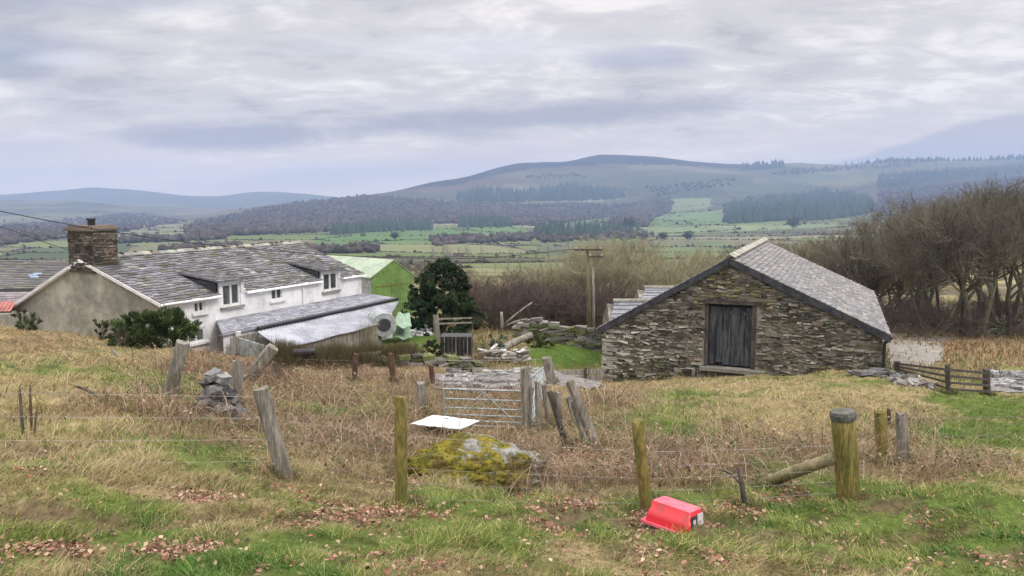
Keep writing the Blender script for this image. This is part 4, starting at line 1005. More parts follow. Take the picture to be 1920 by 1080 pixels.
_, YA0, YA1 = post(1778, 736, 1776, 684, 7, K['darkwood'], 'middle dark post of the timber rail fence on the right', square=True)
_, YB0, YB1 = post(1851, 740, 1849, 691, 10, K['darkwood'], 'right end post of the timber rail fence on the right', square=True)
_, YC0, YC1 = post(1682, 700, 1682, 678, 8, K['darkwood'], 'short dark post at the barn corner end of the rail fence', square=True)
post(1140, 690, 1140, 690, 1, K['darkwood'], 'x', Y=25) if False else None
for a, b_, c_, d_, w_, lab in ((1012, 806, 1008, 716, 10, 'greenish stake between the two metal gates'), (1100, 838, 1074, 752, 9, 'thin split rail leaning behind the tallest split post'), (1030, 800, 1020, 722, 9, 'short bleached stake at the foot of the side gate')):
    post(a, b_, c_, d_, w_, label=lab, group=OG, seed=a, **SG)
def rails(name, label, ps, n, r, m, cat='fence', frac=(.15, .95)):
    """boards between post lines given as (base, top)"""
    root = thing(name, ps[0][0], label, cat)
    for (b0, t0), (b1, t1) in zip(ps[:-1], ps[1:]):
        for i in range(n):
            k = frac[0]+(frac[1]-frac[0])*i/max(1, n-1); bm = MB(); bm.bar(b0.lerp(t0, k)+Vector((0, -.07, 0)), b1.lerp(t1, k-.01)+Vector((0, -.07, 0)), .03, r); bm.build('rail', m, root)
rails('rail_fence', 'low four rail timber fence between yard track and bright lawn on the right', [(YC0+Vector((0, 0, 0)), YC1), (YA0, YA1), (YB0, YB1)], 4, .06, K['darkwood'], frac=(.15, .85))
# low planks between the gate corner and barn
def planks():
    a, b_ = at(1036, 702, 24.5), at(1133, 700, 26.2)
    root = thing('plank_rail', a-Vector((0, 0, .3)), 'low double plank rail joining the grey post to the barn corner', 'fence')
    for dz in (.05, -.17): m = MB(); m.bar(a+Vector((0, 0, dz)), b_+Vector((0, 0, dz+.03)), .05, .15); m.build('rail', K['oldwood'], root)
    m = MB(); c_ = a.lerp(b_, .62); m.bar(c_+Vector((0, -.06, -.4)), c_+Vector((0, -.06, .22)), .09, .08); m.build('post', K['darkwood'], root)
planks()
# stock fence netting
def netting(name, label, P, hs, droppers=.35, r=.0016, rb=.0022):
    m = MB(); rnd = random.Random(1)
    for (b0, t0), (b1, t1) in zip(P[:-1], P[1:]):
        for i, h in enumerate(hs):
            a, e = b0.lerp(t0, h), b1.lerp(t1, h); mid = a.lerp(e, .5)-Vector((0, 0, .012)); m.tube([a, a.lerp(mid, .5)-Vector((0, 0, .004)), mid, mid.lerp(e, .5), e], rb if i in (0, len(hs)-1) else r, 3, cap=False)
        if droppers:
            n = int((b1-b0).length/droppers)
            for i in range(1, n): k = i/n; m.tube([b0.lerp(b1, k)+(t0-b0).lerp(t1-b1, k)*hs[0], b0.lerp(b1, k)+(t0-b0).lerp(t1-b1, k)*hs[-1]], r*.8, 3, cap=False)
    o = m.build(name, K['wire'], origin=P[0][0]); tag(o, label, 'fence')
bl = base(-300, 900); bt = bl+Vector((0, 0, .95)); br_ = base(2150, 900); brt = br_+Vector((0, 0, .9))
netting('wire_netting', 'thin galvanised stock netting strung along the front green posts', [(D0_, D1_), (A0_, A1_), (B0_, B1_), (C0_, C1_)], (.08, .22, .36, .50, .66), .30)
netting('strand_wire', 'plain fence wires running left from the split leaning post', [(bl, bt), (D0_, D1_)], (.15, .4, .65, .9), 0, r=.002)
netting('strand_wire', 'sagging wires between the leaning grey posts left of the gates', [(E0_, E1_), (F0_, F1_), (D0_, D1_)], (.35, .6, .85), 0, r=.002)
netting('strand_wire', 'plain fence wires running right from the capped strainer post', [(C0_, C1_), (R0_, R1_), (br_, brt)], (.3, .6, .9), 0, r=.002)
netting('strand_wire', 'wires strung between the rusty red stakes and the pale gate post', [(base(560, 725), base(560, 725)+Vector((0, 0, .7))), (base(664, 716), base(664, 716)+Vector((0, 0, .62))), (base(791, 778), base(791, 778)+Vector((0, 0, .62)))], (.4, .9), 0, r=.003)
mp0, mp1 = base(822, 728), base(1012, 724); netting('mesh_panel', 'wire mesh fence panel crossing the stony track behind the field gate', [(mp0, mp0+Vector((0, 0, .75))), (mp0.lerp(mp1, .5), mp0.lerp(mp1, .5)+Vector((0, 0, .75))), (mp1, mp1+Vector((0, 0, .78)))], (.1, .3, .5, .7, .97), .22, r=.004, rb=.006)
# metal gates
def gate(name, A_, B_, H, label, nb=7, diag=False, m=None, sag=0):
    m = m or K['galv']; root = thing(name, A_, label, 'gate'); up = Vector((0, 0, 1)); L = (B_-A_).length
    fr = MB()
    for P_ in (A_, B_): fr = MB(); fr.tube([P_, P_+up*H], .022, 8); fr.build('end_tube', m, root)
    hs = [0, .11, .23, .37, .54, .76, 1.0][:nb]
    for k in hs: q = MB(); q.tube([A_+up*(k*H*.97+.02), A_.lerp(B_, .5)+up*(k*H*.97+.02-sag), B_+up*(k*H*.97+.02)], .015 if k < 1 else .02, 7); q.build('bar', m, root)
    c_ = A_.lerp(B_, .5); q = MB(); q.tube([c_+Vector((0, .025, 0)), c_+Vector((0, .025, 0))+up*H], .014, 6); q.build('upright', m, root)
    if diag:
        for i in range(7):
            k = i/7; q = MB(); q.tube([A_.lerp(B_, k)+up*.06+Vector((0, -.03, 0)), A_.lerp(B_, min(1, k+.35))+up*H*.95+Vector((0, -.03, 0))], .012, 5); q.build('brace', m, root)
    else:
        q = MB(); q.tube([A_+up*.05+Vector((0, -.025, 0)), c_+up*H*.95+Vector((0, -.025, 0)), B_+up*.05+Vector((0, -.025, 0))], .012, 6); q.build('brace', m, root)
g0, g1 = at(833, 806, 15.6), at(983, 812, 15.3); hgt = (at(983, 733, 15.3)-g1).z
gate('field_gate', g0, g1, hgt, 'galvanised seven bar field gate standing behind the white sheet and boulder')
h0, h1 = at(996, 800, 15.2), at(1018, 765, 18.5); gate('side_gate', h0, h1, (at(996, 706, 15.2)-h0).z, 'second galvanised gate folded back edge on, right of the field gate', diag=True)
# gravel track behind the gates, and yards (flat sheets laid on the land)
def sheet(name, poly, m, zoff=.03, kind='structure', label=None, cat=None, n=26):
    xs = [p.x for p in poly]; ys = [p.y for p in poly]; P2 = [(p.x, p.y) for p in poly]
    gx_, gy_ = np.meshgrid(np.linspace(min(xs), max(xs), n*2), np.linspace(min(ys), max(ys), n*2))
    ok = inpoly(gx_, gy_, P2); idx = -np.ones(gx_.shape, int); vs = []; z = ground(gx_, gy_)
    fs = []
    for i in range(ok.shape[0]-1):
        for j in range(ok.shape[1]-1):
            if ok[i, j] or ok[i+1, j+1]:
                q = []
                for a, b_ in ((i, j), (i, j+1), (i+1, j+1), (i+1, j)):
                    if idx[a, b_] < 0: idx[a, b_] = len(vs); vs.append((gx_[a, b_], gy_[a, b_], z[a, b_]+zoff))
                    q.append(int(idx[a, b_]))
                fs.append(tuple(q))
    m_ = MB(); m_.v = vs; m_.f = fs; m_.c = [(1, 1, 1)]*len(fs); o = m_.build(name, m, smooth=True); tag(o, label, cat, kind=kind)
    return o
sheet('gravel_track', [base(815, 730), base(1125, 728), base(1130, 708), base(1010, 702), base(900, 700), base(818, 702)], K['gravel'])
sheet('farm_track', [base(1855, 735), base(2100, 735), base(2100, 702), base(1855, 698)], K['gravel'])
sheet('concrete_yard', [base(1668, 692), base(1742, 690), base(1765, 672), base(1768, 642), base(1662, 636)], K['concrete'])
tag(sheet('upper_track', [base(1662, 634), base(1768, 640), base(1800, 634), base(1660, 626)], K['gravel']))
def stripes(poly, nrow, label, name):
    """edge stones laid in rows over the track"""
    rnd = random.Random(33); m = MB(); a, b_, c_, d_ = poly
    for i in range(nrow):
        u = 0
        while u < 1:
            l = rnd.uniform(.03, .06); v = (i+.5)/nrow; p = a.lerp(b_, u).lerp(d_.lerp(c_, u), v)
            if rnd.random() < .85: m.box(Vector((p.x, p.y, gz(p.x, p.y)+.05)), (rnd.uniform(.08, .16), rnd.uniform(.06, .13), rnd.uniform(.03, .08)), Matrix.Rotation(rnd.uniform(-.5, .5), 3, 'Z'), (lambda k: (k, k, k*.98))(rnd.uniform(.13, .36)), jit=.03, rnd=rnd)
            u += l
    o = m.build(name, K['stone'], origin=a); tag(o, label, 'stones', kind='stuff')
stripes([base(818, 728), base(1010, 726), base(1010, 690), base(845, 694)], 4, 'rows of loose grey stones laid on the track behind the gates', 'loose_stones')
stripes([base(1858, 732), base(1990, 732), base(1990, 700), base(1858, 700)], 5, 'grey stones strewn over the track at the right edge', 'loose_stones')
# rubble heaps
def heap(name, cpx, cpy, Y, w_, d_, h, n, pal, size, label, m=K['stone'], flat=.5, cat='stones', seed=0):
    rnd = random.Random(seed+cpx); p0 = at(cpx, cpy, Y); z = gz(p0.x, p0.y); mb = MB()
    for i in range(n):
        a = rnd.uniform(0, 6.28); r = math.sqrt(rnd.random()); x, y = math.cos(a)*r*w_/2, math.sin(a)*r*d_/2; hz = h*(1-r**1.5)*rnd.random()
        s = rnd.uniform(.6, 1.2)*size
        M_ = Matrix.Rotation(rnd.uniform(0, 6.28), 3, 'Z') @ Matrix.Rotation(rnd.uniform(-.5, .5), 3, 'X')
        k = rnd.uniform(.7, 1.2); mb.box((p0.x+x, p0.y+y, gz(p0.x+x, p0.y+y)+hz+s*.2), (s, s*rnd.uniform(.5, .9), s*flat*rnd.uniform(.6, 1.2)), M_, tuple(q*k for q in pal[rnd.randrange(len(pal))]), jit=s*.22, rnd=rnd)
    o = mb.build(name, m, origin=(p0.x, p0.y, z)); tag(o, label, cat)
WP = [(.55,.55,.56),(.38,.38,.38),(.25,.25,.24),(.65,.65,.64)]
heap('rubble_heap', 792, 612, 36, 1.6, 1.2, .55, 130, WP, .10, 'heap of pale grey rubble at the foot of the evergreen tree')
heap('rubble_heap', 1655, 705, 22.2, 1.7, .9, .18, 26, [(.14,.14,.14),(.17,.17,.18),(.1,.1,.08)], .17, 'low dark slabs lying against the barn right corner', flat=.35)
heap('rubble_heap', 1712, 722, 20.0, .8, 1.5, .22, 70, [(.3,.29,.27),(.16,.15,.13),(.42,.4,.37)], .14, 'broken stones tumbling down from the barn corner to the lawn', flat=.4)
heap('rubble_heap', 1602, 712, 22.3, .01, .01, .08, 1, [(.15,.15,.18)], .3, 'flat purple slate leaning at the foot of the barn wall', flat=.25)
def slate_pile():
    rnd = random.Random(4); c0 = base(945, 680, 27.5); mb = MB()
    for i in range(34):
        a = rnd.gauss(.2, .5); l = rnd.uniform(.15, .75); p = c0+Vector((rnd.uniform(-.75, .75), rnd.uniform(-.4, .4), rnd.uniform(.03, .42)))
        M_ = Matrix.Rotation(a, 3, 'Z') @ Matrix.Rotation(rnd.gauss(0, .22), 3, 'Y'); k = rnd.uniform(.6, 1.25)
        mb.box(p, (l/2, rnd.uniform(.05, .13), .022), M_, tuple(x*k for x in ((.46,.44,.40) if rnd.random() < .55 else (.22,.21,.19))), jit=.012, rnd=rnd)
    tag(mb.build('plank_pile', K['stone'], origin=c0), 'untidy pile of pale broken planks and slates beside the small lawn', 'pile')
slate_pile()
def log(px0, py0, px1, py1, Y0, Y1, w_, m, name, label, cat='log', up=0, taper=.8, bend=.05):
    a, b_ = at(px0, py0, Y0), at(px1, py1, Y1); r = w_/F*Y0/2; mid = a.lerp(b_, .5)+Vector((0, 0, bend)); q = MB()
    q.tube([a, a.lerp(mid, .5)+Vector((0, 0, bend*.3)), mid, mid.lerp(b_, .5)+Vector((0, 0, bend*.2)), b_], [r, r*.97, r*.93, r*.87, r*taper], 9); tag(q.build(name, m, origin=a, smooth=True), label, cat)
log(918, 668, 996, 628, 28, 29.5, 16, K['oldwood'], 'fallen_log', 'thick grey beam sloping up over the plank pile')
log(942, 612, 998, 567, 34, 34, 4, K['oldwood'], 'fallen_branch', 'pale broken branch pointing up right before the brown thicket', 'branch')
log(945, 613, 988, 598, 34, 34, 4.5, K['oldwood'], 'fallen_branch', 'pale branch stub lying low under the steeper broken branch', 'branch')
log(942, 618, 940, 585, 34, 34, 7, K['oldwood'], 'tree_stump', 'upright pale stump at the foot of the broken branches', 'stump', bend=0)
log(882, 671, 762, 684, 26.5, 24.5, 7, K['darkwood'], 'timber_sleeper', 'long dark timber edging lying along the garden bank', 'timber')
log(1396, 942, 1386, 878, 8.0, 8.15, 11, K['darkwood'], 'dead_stump', 'dark forked dead stump between red tub and sloping brace log', 'stump', bend=.01, taper=.7)
log(1310, 912, 1280, 868, 8.9, 9.1, 6, K['darkwood'], 'dead_stick', 'thin dark dead stick leaning left behind the red tub', 'stick', taper=.4)
log(1392, 912, 1345, 880, 8.4, 8.8, 5, K['darkwood'], 'dead_stick', 'slim curved dead stick just left of the dark stump', 'stick', taper=.4)
log(44, 825, 37, 730, 9.2, 9.3, 6, K['darkwood'], 'dead_stalk', 'tallest dark dead dock stalk at the far left', 'stalk', taper=.5)
log(60, 820, 56, 720, 9.3, 9.4, 5, K['redwood'], 'dead_stalk', 'reddish dead dock stalk beside the taller dark one', 'stalk', taper=.4)
log(64, 830, 70, 765, 9.0, 9.1, 4, K['darkwood'], 'dead_stalk', 'shortest dead stalk right of the two dock stalks', 'stalk', taper=.4)
log(205, 760, 142, 724, 12.2, 12.6, 6, K['darkwood'], 'dead_branch', 'dark dead branch lying in the grass on the left slope', 'branch')
log(210, 765, 196, 735, 12.0, 12.2, 8, K['darkwood'], 'dead_stump', 'small dark stump at the end of the dead branch on the left', 'stump')
log(212, 658, 236, 692, 17.5, 16.5, 6, K['oldwood'], 'broken_branch', 'pale forked branch with raw wood below the gable', 'branch')
log(213, 658, 246, 688, 17.5, 16.9, 4, K['oldwood'], 'broken_branch', 'thinner arm of the pale forked branch below the gable', 'branch')
# grey stone slab gate pier
g_ = base(408, 785)
heap('stone_pier', 412, 785, g_.y, .62, .42, .85, 120, [(.20,.20,.195),(.15,.15,.15),(.26,.26,.255),(.09,.09,.09)], .13, 'tumbled grey stone pier half buried in brambles beside the short upright post', flat=.4, cat='pier', seed=2)
# white sheet on dark blocks
def wsheet():
    a, b_, c_, d_ = at(768, 795, 13.2), at(862, 805, 12.9), at(899, 789, 14.0), at(812, 778, 14.6); z = gz(a.x, a.y)
    root = thing('roof_sheet', a.lerp(c_, .5), 'crumpled white metal sheet lying on dark junk behind the boulder', 'sheet')
    m = MB(); n = 10; vs = []
    for i in range(n+1):
        for j in range(n+1):
            p = a.lerp(b_, i/n).lerp(d_.lerp(c_, i/n), j/n)+Vector((0, 0, .004*math.sin(i*1.3+j)+.02*math.sin(i*.3)*math.sin(j*.31)+.008*(i%2))); vs.append(p)
    fs = [(i*(n+1)+j, (i+1)*(n+1)+j, (i+1)*(n+1)+j+1, i*(n+1)+j+1) for i in range(n) for j in range(n)]
    m.add(vs, fs); vs2 = [v-Vector((0, 0, .012)) for v in vs]; m.add(vs2, [tuple(reversed(f_)) for f_ in fs]); m.build('sheet', K['whitesheet'], root, smooth=True)
    for k in (.25, .6):
        q = MB(); c0 = b_.lerp(a, k*.5).lerp(d_, .3); q.box(Vector((c0.x, c0.y+.3, c0.z-.37)), (.22, .2, .3), Matrix.Rotation(k, 3, 'Z'), None, jit=.015); q.build('prop_block', K['blackplastic'], root)
wsheet()
# boulder
def boulder():
    import bmesh
    g = base(892, 905); Y = g.y+.45; bm = bmesh.new(); bmesh.ops.create_icosphere(bm, subdivisions=6, radius=1)
    W_ = 290/F*Y/2; H = (at(892, 818, Y)-at(892, 912, Y)).z*.80
    v = np.array([p.co[:] for p in bm.verts]); x, y, z = v.T
    big = (fbm(x*1.3+5, y*1.3+z*1.7, 101, 3)-.5)*.42; sm = (fbm(x*4+3, z*6+y*3, 111, 4)-.5)*.22; fi = (fbm(x*17, z*17+y*11, 121, 3)-.5)*.045
    k = 1+big+sm+fi; x2 = x*k*W_; y2 = y*k*.62; z2 = np.sign(z)*np.abs(z)**.75*k*H*(1.0-.25*np.clip(x-.3, 0, 1))
    z2 = np.where(z2 < 0, z2*.35, z2)
    z2 = z2 - .12*np.exp(-((z2-.12)/.06)**2)*0
    for p, a, b_, c_ in zip(bm.verts, x2, y2, z2): p.co = (a, b_, c_)
    me = bpy.data.meshes.new('boulder'); bm.to_mesh(me); me.materials.append(K['boulder']); me.polygons.foreach_set('use_smooth', np.ones(len(me.polygons), bool))
    o = bpy.data.objects.new('boulder', me); COL.objects.link(o); c0 = at(888, 900, Y); o.location = (c0.x, Y, gz(c0.x, Y)-.02)
    tag(o, 'large rounded boulder covered in yellow green moss behind the front fence', 'boulder'); return o
BO = boulder()
# red tub, upside down
def tub():
    g = base(1264, 990); root = thing('plastic_tub', g, 'faded red plastic tub lying upturned on dead leaves by the leaning post', 'tub')
    yaw = R(-40); M_ = Matrix.Rotation(yaw, 3, 'Z') @ Matrix.Rotation(R(-7), 3, 'X') @ Matrix.Rotation(R(3), 3, 'Y')
    Lh, Wh, H = .235, .155, .225
    def ring(z, lx, wx, r=.03, n=5):
        out = []
        for cx, cy, a0 in ((lx-r, wx-r, 0), (-lx+r, wx-r, 90), (-lx+r, -wx+r, 180), (lx-r, -wx+r, 270)):
            for i in range(n): a = R(a0+90*i/(n-1)); out.append(Vector((cx+r*math.cos(a), cy+r*math.sin(a), z)))
        return out
    T_ = lambda v: g+Vector((0, 0, .02))+M_ @ v
    def loft(rings, cap0=False, cap1=True):
        m = MB(); n = len(rings[0]); vs = [T_(v) for r_ in rings for v in r_]; fs = [(i*n+k, i*n+(k+1) % n, (i+1)*n+(k+1) % n, (i+1)*n+k) for i in range(len(rings)-1) for k in range(n)]
        if cap1: fs.append(tuple((len(rings)-1)*n+k for k in range(n)))
        m.add(vs, fs); return m
    loft([ring(.012, Lh+.012, Wh+.012), ring(.07, Lh+.004, Wh+.004), ring(.135, Lh-.006, Wh-.006), ring(.137, Lh-.013, Wh-.013), ring(H-.008, Lh-.022, Wh-.022), ring(H-.001, Lh-.028, Wh-.028)], cap1=False).build('body', K['red'], root, smooth=True)
    loft([ring(H-.001, Lh-.028, Wh-.028), ring(H+.001, Lh-.05, Wh-.05)]).build('base', K['redpale'], root)
    loft([ring(-.004, Lh+.014, Wh+.014), ring(-.004, Lh+.046, Wh+.046), ring(.022, Lh+.046, Wh+.046), ring(.018, Lh+.012, Wh+.012)], cap1=False).build('rim', K['redpale'], root)
    e = MB(); X = Lh+.003
    def face(y0, y1, z0, z1, off):
        tx = lambda z: Lh+.012-(z-.012)/(H-.02)*.034+off
        return [T_(Vector((tx(z), y, z))) for y, z in ((y0, z0), (y1, z0), (y1, z1), (y0, z1))]
    e.prism(face(-.125, 0.0, .05, .185, .004), M_ @ Vector((.002, 0, 0))); e.build('label_panel', K['black'], root)
    e = MB(); e.prism(face(.006, .125, .045, .19, .004), M_ @ Vector((.002, 0, 0))); e.build('label_panel', K['paleprint'], root)
    e = MB(); tx = lambda z: Lh+.012-(z-.012)/(H-.02)*.034+.009
    vs = []
    for i in range(14):
        a = 2*math.pi*i/14; rr = .032*(1+.35*math.sin(3*a)); y, z = -.065+rr*math.cos(a)*.8, .115+rr*math.sin(a)*1.3; vs.append(T_(Vector((tx(z), y, z))))
    e.prism(vs, M_ @ Vector((.001, 0, 0))); e.build('label_motif', K['paleprint'], root)
    hm = MB(); hm.tube([T_(Vector((-Lh-.03, -.08, .02))), T_(Vector((-Lh-.06, -.05, .01))), T_(Vector((-Lh-.06, .05, .01))), T_(Vector((-Lh-.03, .08, .02)))], .008, 8); hm.build('handle', K['redpale'], root, smooth=True)
    root.rotation_euler = (0, 0, 0)
tub()
# ------------------------------------------------------------------ telegraph poles and wires
def poles():
    g = base(1106, 640, 36); top = at(1101, 462, g.y); root = thing('telegraph_pole', g, 'tall mossy wooden pole with a small crossarm left of the stone barn', 'pole')
    m = MB(); m.tube([g-Vector((0, 0, .5)), g.lerp(top, .5), top], [.10, .09, .075], 12); m.build('shaft', K['polewood'], root, smooth=True)
    for z, x0, x1 in ((at(1101, 468, g.y).z, 1077, 1129), (at(1101, 481, g.y).z, 1104, 1131)):
        q = MB(); q.bar(at(x0, 468, g.y-.14)*1, at(x1, 468, g.y-.14), .08, .08); 
        for i, v in enumerate(q.v): q.v[i] = (v[0], v[1], v[2]-at(1101, 468, g.y-.14).z+z)
        ca_ = q.build('crossarm', K['darkwood'], root)
        for x in (x0+3, x1-3): i_ = MB(); p = at(x, 468, g.y-.14); i_.tube([Vector((p.x, p.y, z+.04)), Vector((p.x, p.y, z+.14))], [.035, .045], 8); i_.build('insulator', K['paleprint'], ca_)
    g2 = base(1114, 645, 35); t2 = at(1112, 500, g2.y); m = MB(); m.tube([g2-Vector((0, 0, .4)), g2.lerp(t2, .6), t2], [.07, .065, .05], 10)
    tag(m.build('slim_pole', K['oldwood'], origin=g2, smooth=True), 'slim pale pole standing right against the mossy telegraph pole', 'pole')
    def cable(name, pts, r, label):
        P = [at(*p) for p in pts]; out = []
        for i in range(len(P)-1):
            p0, p1, p2, p3 = P[max(0, i-1)], P[i], P[i+1], P[min(len(P)-1, i+2)]
            for j in range(6):
                t = j/6; out.append(.5*((2*p1)+(p2-p0)*t+(2*p0-5*p1+4*p2-p3)*t*t+(3*p1-p0-3*p2+p3)*t**3))
        out.append(P[-1]); m = MB(); m.tube(out, r, 5); tag(m.build(name, K['cable'], origin=P[0], smooth=True), label, 'cable')
    cable('overhead_cable', [(-260, 345, 21), (0, 396, 24), (130, 421, 25.5), (225, 437, 27), (375, 457, 30), (550, 473, 33), (700, 482, 35), (900, 484, 36), (1078, 467, 35.86)], .014, 'long sagging black cable from upper left over the roofs to the telegraph pole')
    cable('overhead_cable', [(-200, 370, 22), (0, 425, 25), (60, 446, 26), (131, 470, 27.4)], .010, 'thin black service wire dropping from the left edge to the chimney')
poles()
# ------------------------------------------------------------------ things by the greenhouse and garden
def yard_items():
    rnd = random.Random(9)
    g = base(722, 632, 31.5); c0 = at(716, 606, 31.5); root = thing('water_tank', g, 'grey round tank lying on its side against the greenhouse end', 'tank')
    r = 23/F*31.5; ax = Vector((.35, -.94, 0)).normalized(); a, b_ = c0+ax*.5, c0-ax*.8
    m = MB(); m.tube([a, a-ax*.02, b_], [r*.96, r, r], 26); m.build('drum', K['galv'], root, smooth=False)
    m = MB(); m.tube([a+ax*.01, a+ax*.03], [r*.55, r*.5], 20); m.build('opening', K['black'], root)
    q = [at(738, 612, 33), at(772, 614, 33), at(768, 588, 35), at(745, 586, 35)]; m = MB(); n = 8; vs = []
    for i in range(n+1):
        for j in range(n+1):
            p = q[0].lerp(q[1], i/n).lerp(q[3].lerp(q[2], i/n), j/n); vs.append(p+Vector((0, 0, .07*math.sin(i*1.1)*math.cos(j*.9))))
    fs = [(i*(n+1)+j, (i+1)*(n+1)+j, (i+1)*(n+1)+j+1, i*(n+1)+j+1) for i in range(n) for j in range(n)]; m.add(vs, fs); m.add([v-Vector((0, 0, .5)) for v in vs], [tuple(reversed(f_)) for f_ in fs])
    K['tarp'] = mat('tarp', (.26, .36, .27), (.20, .30, .21), scale=3, bump=.1)
    tag(m.build('tarpaulin', K['tarp'], origin=q[0], smooth=True), 'pale green tarpaulin over a heap between tank and rubble', 'tarpaulin')
    a, b_ = at(826, 668, 28), at(884, 668, 28); h = .72; root = thing('slatted_crate', a, 'black slatted pallet crate in the garden below the evergreen tree', 'crate')
    n = 9
    for i in range(n):
        p = a.lerp(b_, i/(n-1)); m = MB(); m.bar(Vector((p.x, p.y, a.z)), Vector((p.x, p.y, a.z+h)), .05, .03); m.build('slat', K['oldwood'] if i % 3 == 1 else K['darkwood'], root)
    m = MB(); m.box((a.x/2+b_.x/2, a.y+.45, a.z+h/2), ((b_.x-a.x)/2, .4, h/2), None, None); m.build('box', K['black'], root)
    # garden rails by the rubble
    A_, B_ = at(822, 598, 34.3), at(884, 596, 36); r1 = thing('garden_rail', A_, 'two pale thin rails running right from the small post under the evergreen', 'fence')
    for dz in (0, -.22): m = MB(); m.bar(A_+Vector((0, 0, dz)), B_+Vector((0, 0, dz)), .04, .07); m.build('rail', K['oldwood'], r1)
    m = MB(); p = at(570, 662, 22); m.tube([p+Vector((-.3, 0, 0)), p+Vector((.3, .1, .02))], [.12, .10], 10); tag(m.build('black_drum', K['blackplastic'], origin=p), 'small black plastic drum lying in brambles below the lean-to', 'drum')
yard_items()
# dry stone walls
def drywall(name, A_, B_, h, label, seed, moss=.3):
    rnd = random.Random(seed); d_ = (B_-A_); d_.z = 0; L = d_.length; ux = d_.normalized(); un = Vector((ux.y, -ux.x, 0))
    if un.y > 0: un = -un
    m = MB(); n = int(L/.4)
    for i in range(n):
        p = A_+ux*(L*(i+.5)/n); z = gz(p.x, p.y); hh = h*(1+.12*math.sin(i*.9))*rnd.uniform(.9, 1.08)
        k = int(hh/.13)
        for j in range(k+1):
            q = Vector((p.x, p.y, z+.0+j*.13))+ux*rnd.uniform(-.1, .1)+un*rnd.uniform(.0, .08)
            c_ = (.17,.16,.14) if rnd.random() > moss else (.10,.115,.05); kk = rnd.uniform(.5, 1.6)
            m.box(q, (rnd.uniform(.16, .27), .24, rnd.uniform(.05, .075)), Matrix((ux, un, Vector((0, 0, 1)))).transposed() @ Matrix.Rotation(rnd.gauss(0, .08), 3, 'Y'), tuple(x*kk for x in c_), jit=.03, rnd=rnd)
    tag(m.build(name, K['stone'], origin=A_), label, 'wall')
drywall('dry_stone_wall', base(965, 636, 35), base(1165, 640, 34), .95, 'dark mossy dry stone wall behind the small lawn left of the barn', 3)
drywall('dry_stone_wall', base(1800, 632, 44), base(2100, 626, 46), .7, 'low tumbled stone wall under the bare trees on the right', 5, .6)
drywall('dry_stone_wall', base(640, 694, 23.5), base(905, 690, 25.5), .38, 'low retaining stone edge below the garden hedge', 8, .4)
# ================================================================== VEGETATION
def blades(name, X, Y, hgt, wid, lean, col, label, cat, seg=2, m=None, z0=-.01, twist=None, dirs=None, arch=0.0):
    """ribbons standing on the land: all arrays length n"""
    n = len(X); Z = ground(X, Y)+z0; a = rng.uniform(0, 2*math.pi, n) if dirs is None else dirs
    fa = rng.uniform(0, 2*math.pi, n); wx_, wy_ = np.cos(fa)*wid/2, np.sin(fa)*wid/2
    rows = []
    for i in range(seg+1):
        t = i/seg; lt = lean*(t**1.7); ht = hgt*(t-arch*t*t*lean*0) 
        ht = hgt*np.sin(np.minimum(t*(1+arch), 2)*math.pi/2)/math.sin(math.pi/2) if arch else hgt*(t*(1-.25*np.minimum(lean/np.maximum(hgt, .01), 1.2)*t))
        k = 1-t*.8
        cx, cy, cz = X+np.cos(a)*lt, Y+np.sin(a)*lt, Z+ht
        rows.append((np.stack([cx-wx_*k, cy-wy_*k, cz], 1), np.stack([cx+wx_*k, cy+wy_*k, cz], 1)))
    v = np.stack([r for rr in rows for r in rr], 1)      # n, 2(seg+1), 3
    m_ = 2*(seg+1); base_ = np.arange(n)[:, None]*m_
    f = np.concatenate([base_+np.array([2*i, 2*i+1, 2*i+3, 2*i+2]) for i in range(seg)], 0)
    shade = np.repeat(col[:, None, :], m_, 1)
    o = npmesh(name, v.reshape(-1, 3), f, m or K['blade'], shade.reshape(-1, 3))
    return tag(o, label, cat, kind='stuff')
def fieldpts(n, r0, r1, az=41, power=0.0):
    a = rng.uniform(-R(az), R(az), n); u = rng.random(n); r = r0*(r1/r0)**u
    return r*np.sin(a), r*np.cos(a), r
EXC = [(at(832, 792, 13.7).x, 13.7, .75, .8), (at(1262, 975, 7.6).x, base(1264, 990).y, .32, .30)]
def excl(x, y):
    """keep plants out of buildings, yards and the track"""
    ok = np.ones(x.shape, bool)
    for f, w0, w1, s1 in ((HF, -4.6, 7.6, 11.9), (BF, -.05, 8.85, 12.5)):
        rx, ry = x-f.o.x, y-f.o.y; s = rx*f.a.x+ry*f.a.y; w_ = rx*f.b.x+ry*f.b.y; ok &= ~((s > .02) & (s < s1) & (w_ > w0) & (w_ < w1))
    z = ground(x, y, False); px, py = proj(x, y, z)
    for P in ([(815,730),(1125,728),(1130,708),(1010,702),(900,700),(818,702)], [(1855,735),(2100,735),(2100,702),(1855,698)], [(1672,692),(1765,690),(1775,650),(1665,648)]):
        ok &= ~(inpoly(px, py, P) & (rng.random(len(x)) > .06))
    bx, by = (x-BO.location.x)/.8, (y-BO.location.y)/.5; ok &= (bx*bx+by*by > 1)
    for ax_, ay_, rr_x, rr_y in EXC: ok &= ((x-ax_)/rr_x)**2+((y-ay_)/rr_y)**2 > 1
    return ok
